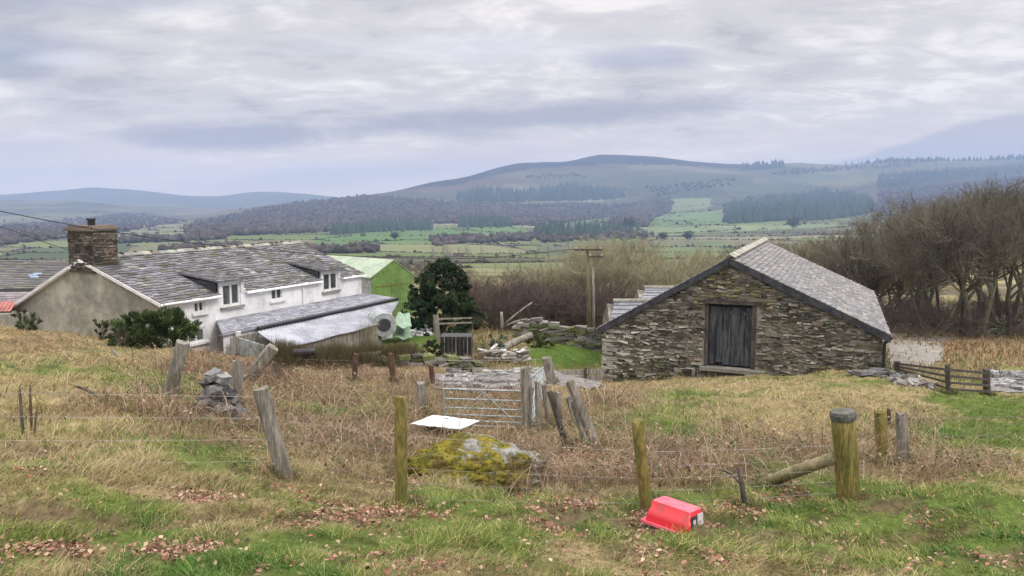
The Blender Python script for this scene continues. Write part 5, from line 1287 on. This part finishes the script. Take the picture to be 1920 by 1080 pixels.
# -- grass
n_ = 480000
X, Y, r = fieldpts(n_, 3.6, 38); Z = ground(X, Y); g, br, li, nn1, nn2, px, py = near_w(X, Y, Z); k_ = excl(X, Y) & (rng.random(n_) > li*.75) & (py > 600)
X, Y, r, g, br, li, nn1, nn2, px, py = [q[k_] for q in (X, Y, r, g, br, li, nn1, nn2, px, py)]; n_ = len(X)
tuft = fbm(X*2.6, Y*2.6, 131, 3); lawn = (blobs([(1065,668,85,24,2.2),(760,630,80,18,1.8),(1880,800,110,60,1.2)], px, py) > .7) & (r > 13)
front = sst(880, 960, py)
H_ = (.022+.13*np.clip(tuft-.42, 0, 1)*2+.045*(1-g)*rng.random(n_)*(1-.6*front))*rng.uniform(.5, 1.4, n_)*(1+.3*(1-front)*(1-g))
H_ *= 1-.45*sst(17, 21, r)
H_ = np.where(lawn, rng.uniform(.03, .09, n_), H_)
greenish = rng.random(n_) < (.18+.82*g)
c1 = lerp(np.tile(C_(.095,.165,.032), (n_, 1)), C_(.30,.32,.09), rng.random(n_)*np.clip(nn2*1.6-.2, 0, 1)); c2 = lerp(np.tile(C_(.52,.43,.24), (n_, 1)), C_(.34,.25,.14), np.clip(rng.random(n_)*.7+br*.6, 0, 1))
c2 = lerp(c2, np.tile(C_(.34,.19,.105), (n_, 1)), np.clip(blobs(RUST, px, py), 0, 1)*rng.random(n_)*.9); c1 = np.where((rng.random(n_) < .25)[:, None], C_(.40,.39,.15), c1); dkp = sst(.52, .66, fbm(X*1.3, Y*1.3, 181, 3)); c1 = lerp(c1, c1*C_(.50,.72,.6), dkp)
cc = np.where(greenish[:, None], c1*.88, c2*.82); cc = np.where(lawn[:, None], lerp(np.tile(C_(.09,.16,.03), (n_, 1)), C_(.17,.21,.06), rng.random(n_)), cc)*rng.uniform(.6, 1.3, (n_, 1))*(.65+.8*np.clip(tuft, .2, .75))[:, None]
wind = (nn1-.5)*9+1.0
blades('grass', X, Y, H_, .0035+.00085*r*rng.uniform(.6, 1.2, n_), H_*rng.uniform(.3, 1.7, n_), cc, 'tussocky winter grass, green and straw, over the whole slope', 'grass', seg=2, dirs=wind+rng.normal(0, 1.1, n_))
# -- long straw tussocks and dead bracken / brambles
n_ = 60000
X, Y, r = fieldpts(n_, 5.5, 24); Z = ground(X, Y, False); g, br, li, nn1, nn2, px, py = near_w(X, Y, Z)
cl = fbm(X*1.1, Y*1.1, 141, 3); k_ = excl(X, Y) & (py < 905) & (py > 605) & (rng.random(n_) < (.25+br*1.0)*np.clip((cl-.35)*4, 0.05, 1)*(1-g*.8))
X, Y, r, br, cl, px, py = [q[k_] for q in (X, Y, r, br, cl, px, py)]; n_ = len(X)
H_ = rng.uniform(.08, .27, n_)*(.5+cl)*(.75+.5*br)*(1-.5*sst(17, 21, r))
c3 = lerp(np.tile(C_(.50,.40,.25), (n_, 1)), C_(.36,.24,.16), rng.random(n_)); c3 = np.where((rng.random(n_) < .3*br)[:, None], C_(.16,.11,.085), c3); c3 = lerp(c3, np.tile(C_(.32,.17,.095), (n_, 1)), np.clip(blobs(RUST, px, py), 0, 1)*rng.random(n_))
blades('dead_grass', X, Y, H_, .004+.0007*r, H_*rng.uniform(.5, 1.9, n_), c3*rng.uniform(.7, 1.2, (n_, 1)), 'pale dead grass and bracken stalks standing among the brambles', 'dead grass', seg=3)
n_ = 42000
X, Y, r = fieldpts(n_, 7.0, 24); Z = ground(X, Y, False); g, br, li, nn1, nn2, px, py = near_w(X, Y, Z); cl = fbm(X*.9, Y*.9, 151, 3)
k_ = excl(X, Y) & (py < 925) & (py > 660) & (rng.random(n_) < br*1.1*np.clip((cl-.38)*5, 0, 1))
X, Y, r, br, cl, px, py = [q[k_] for q in (X, Y, r, br, cl, px, py)]; n_ = len(X)
H_ = rng.uniform(.06, .50, n_)*(.12+2.6*np.clip(cl-.38, 0, .5))*(1-.4*sst(17, 21, r)); L_ = rng.uniform(.25, 1.0, n_)
c4 = lerp(np.tile(C_(.32,.225,.15), (n_, 1)), C_(.12,.08,.06), rng.random(n_)**1.3); c4 = lerp(c4, np.tile(C_(.25,.12,.07), (n_, 1)), np.clip(blobs(RUST, px, py), 0, 1)*rng.random(n_)); c4 = np.where((rng.random(n_) < .20)[:, None], C_(.50,.39,.27), c4)*(.30+1.15*np.clip(fbm(X*2.2, Y*2.2, 155), .2, .8))[:, None]
blades('bramble', X, Y, H_, .005+.0005*r, L_, c4*rng.uniform(.7, 1.25, (n_, 1)), 'tangled brown bramble stems arching over the ground around posts and boulder', 'brambles', seg=6, arch=.85)
# -- longer tufts added as dark contact shade at posts, boulder, tub and stones
bx_, by_, bh_ = [], [], []
for o_ in list(COL.objects):
    if o_.parent is None and o_.get('category') in ('post', 'stump', 'tub', 'pier', 'gate', 'boulder', 'brace') and o_.location.y < 24:
        w0 = {'tub': (.30, .26, .35), 'boulder': (.88, .5, .8), 'pier': (.38, .3, .7), 'gate': (.3, .2, .8)}.get(o_['category'], (.10, .08, .8)); k = int(900*w0[0]+160)
        a = rng.uniform(0, 6.28, k); q = 1+np.abs(rng.normal(0, .45, k))*(.4 if w0[0] > .5 else 1.6)
        bx_.append(o_.location.x+np.cos(a)*w0[0]*q); by_.append(o_.location.y+np.sin(a)*w0[1]*q-.02); bh_.append(rng.uniform(.04, .22, k)*w0[2])
X, Y, H_ = np.concatenate(bx_), np.concatenate(by_), np.concatenate(bh_); n_ = len(X)
c6 = lerp(np.tile(C_(.30,.25,.13), (n_, 1)), C_(.10,.14,.035), rng.random(n_)); c6 = np.where((rng.random(n_) < .3)[:, None], C_(.12,.085,.055), c6)
blades('contact_grass', X, Y, H_, .004+.0006*Y, H_*rng.uniform(.2, 1.2, n_), c6*rng.uniform(.6, 1.2, (n_, 1)), 'longer grass tufts added as contact shade at the feet of posts, boulder and tub', 'grass', seg=3)
# -- long pale canes
n_ = 1500
X, Y, r = fieldpts(n_, 7.5, 18); Z = ground(X, Y, False); g, br, li, nn1, nn2, px, py = near_w(X, Y, Z); k_ = excl(X, Y) & (py < 930) & (rng.random(n_) < br*1.3)
X, Y, r = X[k_], Y[k_], r[k_]; n_ = len(X)
blades('bramble_cane', X, Y, rng.uniform(.25, .75, n_), .006+.0004*r, rng.uniform(.3, 1.3, n_), np.tile(C_(.46,.35,.24), (n_, 1))*rng.uniform(.4, 1.2, (n_, 1)), 'long arching pale bramble canes standing over the tangle', 'brambles', seg=7, arch=.8)
# -- rough tussocks of the ground beyond the farm
n_ = 60000
X, Y, r = fieldpts(n_, 26, 95, 40); k_ = excl(X, Y); X, Y, r = X[k_], Y[k_], r[k_]; Z = ground(X, Y); g, br, li, nn1, nn2, px, py = near_w(X, Y, Z)
k_ = ~((blobs([(1065,668,85,24,2.2),(760,630,80,18,1.8)], px, py) > .6)) & (fbm(X*.5, Y*.5, 161) > .38); X, Y, r, nn1, nn2, px = X[k_], Y[k_], r[k_], nn1[k_], nn2[k_], px[k_]; n_ = len(X)
c5 = lerp(np.tile(C_(.36,.29,.17), (n_, 1)), C_(.22,.13,.075), sst(.35, .65, nn1)); c5 = np.where((rng.random(n_) < .3)[:, None], C_(.14,.16,.06), c5)
blades('rough_grass', X, Y, rng.uniform(.08, .4, n_), .0012*r+.01, rng.uniform(.05, .3, n_), c5*rng.uniform(.6, 1.25, (n_, 1)), 'rough brown grass and dead bracken on the ground beyond the farm', 'grass', seg=2)
# -- fallen leaves
def litter(name, n_, r0, r1, label, sizes, keep, pal, lift=.03, cat='dead leaves'):
    X, Y, r = fieldpts(n_, r0, r1); Z = ground(X, Y); g, br, li, nn1, nn2, px, py = near_w(X, Y, Z)
    k_ = keep(g, br, li, px, py, X, Y) & excl(X, Y); X, Y, Z, r = X[k_], Y[k_], Z[k_], r[k_]; n_ = len(X)
    u = rng.normal(0, 1, (n_, 3)); u[:, 2] *= .45; u /= np.linalg.norm(u, axis=1)[:, None]; nrm = rng.normal(0, .45, (n_, 3)); nrm[:, 2] = 1
    w_ = np.cross(nrm, u); w_ /= np.linalg.norm(w_, axis=1)[:, None]; n3 = np.cross(u, w_); s = rng.uniform(*sizes, n_)[:, None]
    c_ = np.stack([X, Y, Z+rng.uniform(.01, lift, n_)], 1)
    P = [c_-u*s, c_-u*s*.1-w_*s*.55+n3*s*.25, c_+u*s*.9+n3*s*.35*rng.uniform(-1, 1, (n_, 1)), c_+u*s*.1+w_*s*.6+n3*s*.25, c_]
    v = np.stack(P, 1).reshape(-1, 3); b0 = np.arange(n_)[:, None]*5
    f = np.concatenate([b0+np.array(q) for q in ((0, 1, 4), (1, 2, 4), (2, 3, 4), (3, 0, 4))], 0)
    pal = np.array(pal); cc = np.repeat(pal[rng.integers(0, len(pal), n_)]*rng.uniform(.7, 1.25, (n_, 1)), 5, 0)
    return tag(npmesh(name, v, f, K['leaf'], cc), label, cat, kind='stuff')
litter('fallen_leaves', 150000, 3.8, 14, 'curled brown and pinkish fallen oak leaves in drifts over the foreground grass', (.010, .032), lambda g, br, li, px, py, X, Y: rng.random(len(X)) < np.clip(li-.08, 0, 1)*1.25+.025, [(.34,.20,.13),(.26,.12,.075),(.46,.33,.24),(.16,.085,.055),(.38,.27,.17),(.10,.06,.04),(.30,.16,.12)], .05)
litter('bramble_leaves', 60000, 7, 20, 'small dark leaves and brown debris scattered through the brambles', (.015, .04), lambda g, br, li, px, py, X, Y: (rng.random(len(X)) < br*.55) & (py < 930), [(.20,.12,.08),(.12,.08,.05),(.07,.10,.035),(.30,.22,.16)], .30)
# ------------------------------------------------------------------ bare trees
class TreeGen:
    def __init__(s, seed): s.r = random.Random(seed); s.tw = []; s.trunk = MB(); s.limb = MB()
    def seg(s, p, d, L, r0, r1, n, wob, up, mb, sides):
        P = [p.copy()]; Rr = [r0]; d = d.normalized()
        for i in range(n):
            d = (d+Vector((s.r.gauss(0, wob), s.r.gauss(0, wob), s.r.gauss(0, wob)+up))).normalized(); p = p+d*(L/n); P.append(p.copy()); Rr.append(r0+(r1-r0)*(i+1)/n)
        if mb is not None: mb.tube(P, Rr, sides, cap=False)
        return P, Rr, d
    def grow(s, p, d, L, r, lev, maxlev, kids, wob, up, spread, ratio, trunk=True):
        sides = 7 if lev == 0 else (5 if lev == 1 else 3)
        P, Rr, dl = s.seg(p, d, L, r, r*(.55 if lev < maxlev else .25), 4 if lev < 2 else 3, wob, up, s.trunk if lev == 0 else s.limb, sides)
        if lev >= maxlev: return
        k = kids[min(lev, len(kids)-1)]
        for i in range(k):
            t = (.35 if lev else .5)+(.65 if lev else .5)*(i+s.r.random())/k; t = min(t, .999); j = t*(len(P)-1); a = int(j); q = P[a].lerp(P[a+1], j-a); rr = Rr[a]+(Rr[a+1]-Rr[a])*(j-a)
            dd = (P[a+1]-P[a]).normalized(); ax = Vector((s.r.gauss(0, 1), s.r.gauss(0, 1), s.r.gauss(0, .6))); ax = (ax-dd*ax.dot(dd)).normalized()
            an = R(s.r.uniform(*spread)); nd = dd*math.cos(an)+ax*math.sin(an)
            s.grow(q, nd, L*ratio*s.r.uniform(.7, 1.15)*(1.15-.4*t), max(rr*.62, .004), lev+1, maxlev, kids, wob, up, spread, ratio)
def bare_tree(seed, H, stems=3, r=.16, kids=(6, 6, 6, 5), maxlev=4, wob=.13, up=.06, spread=(22, 55), ratio=.62, tilt=.35, first=.42):
    t = TreeGen(seed)
    for i in range(stems):
        a = 6.28*i/stems+t.r.uniform(-.5, .5); tl = tilt*t.r.uniform(.6, 1.2) if stems > 1 else t.r.uniform(0, .12)
        t.grow(Vector((math.cos(a)*.12*(stems > 1), math.sin(a)*.12*(stems > 1), -.3)), Vector((math.cos(a)*tl, math.sin(a)*tl, 1)), H*first, r*t.r.uniform(.75, 1.1), 0, maxlev, kids, wob, up, spread, ratio)
    return t
def fastmesh(mb, name, m):
    v = np.array(mb.v, np.float32); f4 = [f for f in mb.f if len(f) == 4]; f = np.array(f4, np.int32)
    o = npmesh(name, v, f, m); return o
def tree_proto(name, seed, crown_m, trunk_m, **kw):
    t = bare_tree(seed, **kw); a = fastmesh(t.trunk, 'trunk', trunk_m); b_ = fastmesh(t.limb, 'crown', crown_m)
    hmax = max(v[2] for v in t.limb.v); return (a.data, b_.data, hmax, a, b_)
PR = {}
def proto(key, *a, **kw):
    p = tree_proto(key, *a, **kw); PR[key] = p
    for o in (p[3], p[4]): bpy.data.objects.remove(o)
proto('oak1', 1, K['twig'], K['bark'], H=9, stems=3, r=.075, kids=(8, 7, 6, 5), spread=(16, 46), tilt=.42, up=.09)
proto('oak2', 2, K['twig'], K['bark'], H=9, stems=4, r=.065, kids=(6, 7, 6, 5), spread=(18, 48), tilt=.5, up=.09)
proto('oak3', 3, K['twig'], K['bark'], H=9, stems=2, r=.09, kids=(10, 8, 6, 5), spread=(18, 52), tilt=.32, up=.08)
proto('scrub1', 4, K['twig_tan'], K['bark'], H=4, stems=8, r=.028, kids=(7, 6, 6), maxlev=3, spread=(16, 46), tilt=.6, first=.5)
proto('scrub2', 5, K['twig_tan'], K['bark'], H=4, stems=9, r=.028, kids=(8, 6, 5), maxlev=3, spread=(20, 60), tilt=.9, first=.45, wob=.2)
proto('lich1', 6, K['twig_olive'], K['bark'], H=6, stems=4, r=.05, kids=(7, 7, 6), maxlev=3, spread=(18, 50), tilt=.4, first=.5)
proto('lich2', 16, K['twig_olive'], K['bark'], H=7, stems=3, r=.07, kids=(7, 6, 5, 4), spread=(18, 50), tilt=.35, up=.05)
proto('pale1', 7, K['twig_pale'], K['twig_pale'], H=11, stems=1, r=.10, kids=(13, 5, 4), maxlev=3, spread=(15, 38), tilt=.2, first=.75, ratio=.42)
TREE_MORE = []
def put(key, name, px, Y, ytop, label, cat, group, rz=None, wide=1.0, ybase=None):
    p = at(px, 600, Y); z = gz(p.x, Y); ht = at(px, ytop, Y).z-z
    da, db, hm, _, _ = PR[key]; k = ht/hm; rnd = random.Random(int(px*3+Y))
    root = thing(name, (p.x, Y, z), label, cat, group, rz if rz is not None else rnd.uniform(0, 6.28)); root.scale = (k*wide, k*wide, k)
    for nm, d_ in (('trunk', da), ('crown', db)):
        o = bpy.data.objects.new(nm, d_); COL.objects.link(o); o.parent = root
    return root
TG = 'big bare trees on the right'
for px, Y, yt, wd, key, lab in ((1830, 42, 345, 1.1, 'oak3', 'front bare tree with low spreading crown above the gravel track'), (1740, 44, 405, 1.2, 'oak2', 'front left bare tree of the right group over the rail fence'), (1685, 58, 388, 1.2, 'oak2', 'bare tree in the back row left of the tall crowns'),
    (1880, 50, 312, 1.1, 'oak3', 'topmost bare crown near the right edge skyline'), (1550, 70, 440, 1.2, 'oak1', 'faint bare tree top over the middle of the barn roof')):
    TREE_MORE.append((key, px, Y, yt, wd, lab))
for key, px, Y, yt, wd, lab in (
    ('oak1', 1895, 44, 322, 1.25, 'tallest bare tree at the right edge behind the rail fence'), ('oak2', 1800, 47, 330, 1.35, 'broad bare tree second from the right edge, many stemmed'),
    ('oak3', 1715, 50, 365, 1.3, 'mid height bare tree whose crown slopes down to the left'), ('oak1', 1652, 54, 405, 1.3, 'bare tree just right of the barn far roof corner'),
    ('oak2', 1990, 46, 312, 1.3, 'bare tree mostly beyond the right edge of the view'), ('oak3', 1860, 55, 335, 1.3, 'bare tree behind the two rightmost trees'),
    ('oak2', 1590, 62, 432, 1.3, 'lowest bare tree rising above the barn roof slope'), ('oak1', 1770, 60, 352, 1.3, 'bare tree standing at the back between the broad crowns'), ('oak3', 1935, 62, 325, 1.2, 'rear bare tree at the far right skyline')):
    put(key, 'bare_tree', px, Y, yt, lab, 'tree', TG, wide=wd)
for key, px, Y, yt, wd, lab in TREE_MORE: put(key, 'bare_tree', px, Y, yt, lab, 'tree', TG, wide=wd)
SGp = 'bare scrub bushes along the valley edge'
def scrubs(L, key, name, label, group):
    for i, (px, Y, yt, wd) in enumerate(L): put(key if isinstance(key, str) else key[i % len(key)], name, px, Y, yt, label, 'bush', group, wide=wd)
rs = random.Random(77)
TH = [(px, rs.uniform(40, 52), yt+rs.uniform(-24, 20), 1.35) for px, yt in ((900, 545), (925, 525), (950, 520), (975, 528), (1000, 515), (1025, 520), (1048, 512), (1070, 520), (1092, 516), (1115, 522), (1140, 520), (890, 560), (905, 520), (935, 508), (965, 500), (1015, 498), (1040, 505), (1085, 500), (1105, 505), (1130, 508), (985, 548), (1035, 552), (1075, 548), (1105, 552), (915, 575), (1000, 575), (1050, 578), (1120, 575), (960, 540), (1010, 545), (1060, 545), (1120, 540), (940, 560), (1090, 560), (1160, 535))]
scrubs(TH, ('scrub1', 'scrub2'), 'thorn_bush', 'dense brown leafless thorn bush in the thicket between evergreen and barn', 'thorn bushes of the brown thicket')
LH = [(px, rs.uniform(50, 62), yt, 1.2) for px, yt in ((1035, 478), (1065, 490), (1090, 470), (1125, 448), (1150, 438), (1180, 442), (1205, 458), (1235, 470), (1262, 480), (1290, 470), (1320, 462), (1345, 480), (1000, 495), (1160, 470), (1220, 490), (1050, 462), (1078, 455), (1108, 440), (1138, 436), (1168, 448), (1195, 462), (1250, 485), (1278, 492), (1305, 488), (1018, 488), (1330, 475))]
LH = [(a+rs.uniform(-8, 8), b_, c_+rs.uniform(-14, 16), d_) for a, b_, c_, d_ in LH]
scrubs(LH, ('lich1', 'lich2', 'lich2'), 'hedge_tree', 'pale olive leafless hedge tree rising behind the stone barn left slope', 'lichen pale hedge trees behind the barn')
RH = [(px, rs.uniform(60, 75), yt, 1.3) for px, yt in ((1440, 440), (1470, 432), (1500, 438), (1530, 430), (1560, 425), (1590, 440), (1620, 440), (1520, 470), (1570, 480), (1620, 490), (1660, 470), (1700, 460), (1455, 455), (1485, 450), (1515, 445), (1545, 448), (1580, 455), (1605, 460), (1640, 450))]
scrubs(RH, ('scrub1', 'lich1'), 'scrub_tree', 'leafless scrub tree behind the barn roof on its right side', 'scrub trees right of the barn roof')
RU = [(px, rs.uniform(42, 52), yt, 1.5) for px, yt in ((1660, 570), (1690, 575), (1740, 590), (1780, 585), (1960, 575), (1870, 600), (1720, 600), (1690, 540), (1925, 530), (1665, 545), (1745, 548), (1800, 535), (1850, 552), (1890, 540), (1720, 560), (1770, 570))]
scrubs(RU, ('scrub2', 'scrub1'), 'undergrowth_bush', 'low brown leafless bush under the big bare trees', 'bushes under the big bare trees')
PB = [(px, rs.uniform(140, 190), yt, .9) for px, yt in ((815, 452), (832, 446), (848, 450), (866, 455), (885, 452), (905, 458), (925, 462), (950, 458), (975, 466), (1000, 450), (760, 482), (1030, 452))]
scrubs(PB, 'pale1', 'slender_tree', 'pale slender leafless tree in the row beyond the evergreen', 'slender pale trees beyond the evergreen')
MB_ = [(px, Yq, yt, 1.8) for px, Yq, yt in ((720, 95, 480), (800, 100, 486), (850, 95, 492), (900, 90, 500), (940, 85, 500), (980, 90, 492), (1025, 85, 490), (870, 80, 515), (920, 75, 520), (1380, 110, 462), (1420, 115, 458), (1330, 110, 468), (1480, 120, 448), (1270, 100, 475), (760, 90, 500))]
scrubs(MB_, ('scrub1', 'lich1'), 'field_bush', 'spreading leafless bush in the rough meadow below the farm', 'bushes in the meadow below the farm')
# small dry plants near
for px, Y, yt, wd, key, nm, lab in ((505, 17.3, 668, .8, 'scrub2', 'dead_shrub', 'rust brown dead shrub behind the split leaning post'), (525, 17.0, 672, .9, 'scrub1', 'dead_shrub', 'spreading brown dead shrub beside the rust brown one'),
    (598, 24, 640, .7, 'scrub1', 'garden_shrub', 'leafless garden shrub in front of the greenhouse'), (655, 24, 640, .9, 'scrub2', 'garden_shrub', 'twiggy brown shrub below the greenhouse corner'), (690, 30, 592, .8, 'lich1', 'garden_shrub', 'tall twiggy shrub against the greenhouse end'), (760, 25.5, 632, .9, 'scrub2', 'garden_shrub', 'brown twiggy shrub beside the black crate'),
    (905, 27.5, 632, .9, 'scrub2', 'garden_shrub', 'rusty brown shrub right of the black crate'), (1650, 17, 655, .2, 'scrub1', 'x', 'x')):
    if nm != 'x': put(key, nm, px, Y, yt, lab, 'shrub', 'twiggy shrubs of the farm garden' if nm == 'garden_shrub' else None, wide=wd)
# trimmed dead hedge below the lean-to
def hedge():
    A_, B_ = base(520, 690, 22.0), base(775, 680, 25.0); n = 15000; t = rng.random(n); X = A_.x+(B_.x-A_.x)*t+rng.normal(0, .25, n); Y = A_.y+(B_.y-A_.y)*t+rng.normal(0, .3, n)
    c_ = lerp(np.tile(C_(.13,.085,.055), (n, 1)), C_(.09,.10,.04), rng.random(n))
    o = blades('garden_hedge', X, Y, rng.uniform(.25, .85, n)*(.6+.6*fbm(X*1.5, Y*1.5, 171)), np.full(n, .016), rng.uniform(.02, .25, n), c_*rng.uniform(.6, 1.3, (n, 1)), 'low rust brown clipped hedge along the foot of the greenhouse', 'hedge', seg=2)
    o.pop('kind', None) if hasattr(o, 'pop') else None
    if 'kind' in o.keys(): del o['kind']
hedge()
# ------------------------------------------------------------------ leafy evergreens
def leafy(name, cen_px, Y, ybase, wpx, ytop, label, cat, prof, n, ls, pal, seed, trunk=.1, spiky=0.0, clumps=90):
    p = at(cen_px, 600, Y); z = gz(p.x, Y); H = at(cen_px, ytop, Y).z-z; W_ = wpx/F*Y/2; g = np.random.default_rng(seed)
    root = thing(name, (p.x, Y, z), label, cat)
    # clump centres on and in the crown profile
    t = g.uniform(.02, 1, clumps)**.9; a = g.uniform(0, 6.28, clumps); rad = np.array([prof(q) for q in t])*W_*(1-.45*g.random(clumps)**2)*(1+.16*g.normal(0, 1, clumps))
    rad = rad*(1+.2*np.sin(3*a+t*11+seed))
    cx, cy, cz = np.cos(a)*rad, np.sin(a)*rad, t*H; cs = W_*g.uniform(.07, .21, clumps)
    i = g.integers(0, clumps, n); d_ = g.normal(0, 1, (n, 3)); d_ /= np.linalg.norm(d_, axis=1)[:, None]; rr = g.random(n)**.45
    c_ = np.stack([cx[i], cy[i], cz[i]], 1)+d_*(cs[i]*rr)[:, None]*np.array([1, 1, .8]); c_[:, 2] = np.maximum(c_[:, 2], .03)
    u = g.normal(0, 1, (n, 3))*(.5 if spiky else 1)+d_*1.2+(np.stack([cx[i]/W_, cy[i]/W_, cz[i]/H], 1)*spiky)+np.array([0, 0, spiky*.5]); u /= np.linalg.norm(u, axis=1)[:, None]; w_ = np.cross(u, g.normal(0, 1, (n, 3))); w_ /= np.linalg.norm(w_, axis=1)[:, None]
    s = (ls*g.uniform(.6, 1.4, n)*(1+.6*(spiky > 1)*g.random(n)**3*2))[:, None]; wd = .45 if spiky < .5 else .18
    v = np.stack([c_-u*s, c_+w_*s*wd, c_+u*s, c_-w_*s*wd], 1).reshape(-1, 3); f = np.arange(n)[:, None]*4+np.array([0, 1, 2, 3])
    tone = g.uniform(.55, 1.5, clumps)[i][:, None]*g.uniform(.7, 1.3, (n, 1)); pal = np.array(pal); cc = np.repeat(pal[g.integers(0, len(pal), n)]*tone, 4, 0)
    npmesh('crown', v, f, K['ever'], cc, parent=root)
    m = MB(); m.tube([Vector((0, 0, -.3)), Vector((.03, 0, H*.4)), Vector((0, 0, H*.85))], [trunk, trunk*.7, trunk*.15], 8)
    rn = random.Random(seed)
    for q in range(14): a_ = rn.uniform(0, 6.28); h = rn.uniform(.1, .8)*H; e = prof(h/H)*W_*.8; m.tube([Vector((0, 0, h*.85)), Vector((math.cos(a_)*e*.5, math.sin(a_)*e*.5, h)), Vector((math.cos(a_)*e, math.sin(a_)*e, h+.1))], [trunk*.3, trunk*.2, trunk*.05], 5)
    me = m.build('trunk', K['bark']); me.parent = root
    return root
leafy('evergreen_tree', 832, 37.5, 592, 118, 491, 'dark green conical evergreen tree beside the green shed', 'tree', lambda t: (1.0 if t < .35 else 1.0-((t-.35)/.65)**2.0*.85)*(.9 if t < .08 else 1), 42000, .06, [(.02,.045,.014),(.035,.065,.022),(.015,.033,.012),(.05,.06,.025)], 5, .14, clumps=330)
leafy('laurel_bush', 800, 36.6, 595, 72, 566, 'low dark leafy bush spreading left from the evergreen tree base', 'bush', lambda t: 1-.5*t*t, 9000, .06, [(.018,.045,.014),(.03,.06,.02)], 6, .04, clumps=60)
leafy('gorse_bush', 290, 20.3, 650, 128, 586, 'dark green spiky gorse bush in front of the grey gable corner', 'bush', lambda t: (.8+.35*math.sin(t*3.0))*(1-.35*t*t), 26000, .045, [(.045,.075,.025),(.06,.095,.032),(.03,.05,.018),(.10,.12,.05)], 7, .04, spiky=1.3, clumps=190)
leafy('young_gorse', 52, 20.8, 628, 46, 585, 'thin grey green young shrub before the gable left end', 'bush', lambda t: .5+.5*t, 1500, .05, [(.07,.09,.045),(.10,.11,.06)], 8, .02, spiky=1.5, clumps=26)
leafy('young_gorse', 190, 21.0, 640, 30, 602, 'small upright grey green shrub at the foot of the gable', 'bush', lambda t: .4+.6*t, 900, .045, [(.07,.09,.045),(.10,.11,.06)], 9, .02, spiky=1.7, clumps=18)
leafy('box_bush', 812, 26.8, 670, 44, 640, 'dark rounded bush left of the black slatted crate', 'bush', lambda t: 1-.5*t*t, 5000, .035, [(.025,.045,.015),(.04,.06,.02)], 10, .03, clumps=50)
leafy('lavender_bush', 930, 28.3, 655, 34, 630, 'grey green soft bush left of the fallen grey beam', 'bush', lambda t: .6+.4*t, 3500, .045, [(.13,.17,.12),(.10,.14,.09)], 11, .02, spiky=1.4, clumps=30)
leafy('moss_bush', 1010, 33, 640, 60, 626, 'low olive bush creeping along the dry stone wall foot', 'bush', lambda t: 1-.5*t, 4500, .045, [(.09,.11,.035),(.05,.06,.02)], 12, .02, clumps=40)
# bent sapling next to the gorse
put('scrub1', 'sapling', 226, 18.6, 606, 'bent dark sapling just left of the spiky gorse bush', 'sapling', None, wide=.35)
# far single trees that can be told apart
for px, py, hp, lab in ((1180, 432, 26, 'dark round tree above the barn left slope at the valley far side'), (1290, 452, 20, 'round grey tree in the pale field over the barn apex'), (1207, 455, 14, 'small grey tree left of the round tree in the pale field'), (1243, 452, 18, 'middle grey tree of three in the pale field'), (1487, 430, 24, 'dark blue round tree below the far right plantation'), (740, 450, 16, 'single tree in the green field over the shed')):
    g = hit(px, py)
    if g is None: continue
    Y = g.y; H = hp/F*Y; root = thing('field_tree', g, lab, 'tree', 'single trees in the far fields'); gg = np.random.default_rng(int(px)); n = 900
    d_ = gg.normal(0, 1, (n, 3)); d_ /= np.linalg.norm(d_, axis=1)[:, None]; c_ = d_*(gg.random(n)**.4)[:, None]*np.array([.55, .55, .42])*H*(1+.18*np.sin(d_[:, :1]*5+d_[:, 2:]*7)); c_[:, 2] += H*.55
    u = gg.normal(0, 1, (n, 3)); u /= np.linalg.norm(u, axis=1)[:, None]; w_ = np.cross(u, d_); s = H*.05
    v = np.stack([c_-u*s, c_+w_*s, c_+u*s, c_-w_*s], 1).reshape(-1, 3); npmesh('crown', v, np.arange(n)[:, None]*4+np.array([0, 1, 2, 3]), K['farwood'], np.tile(C_(.05,.055,.04), (n*4, 1)), parent=root)
    m = MB(); m.tube([Vector((0, 0, -1)), Vector((0, 0, H*.6))], [H*.04, H*.02], 6); o = m.build('trunk', K['bark']); o.parent = root
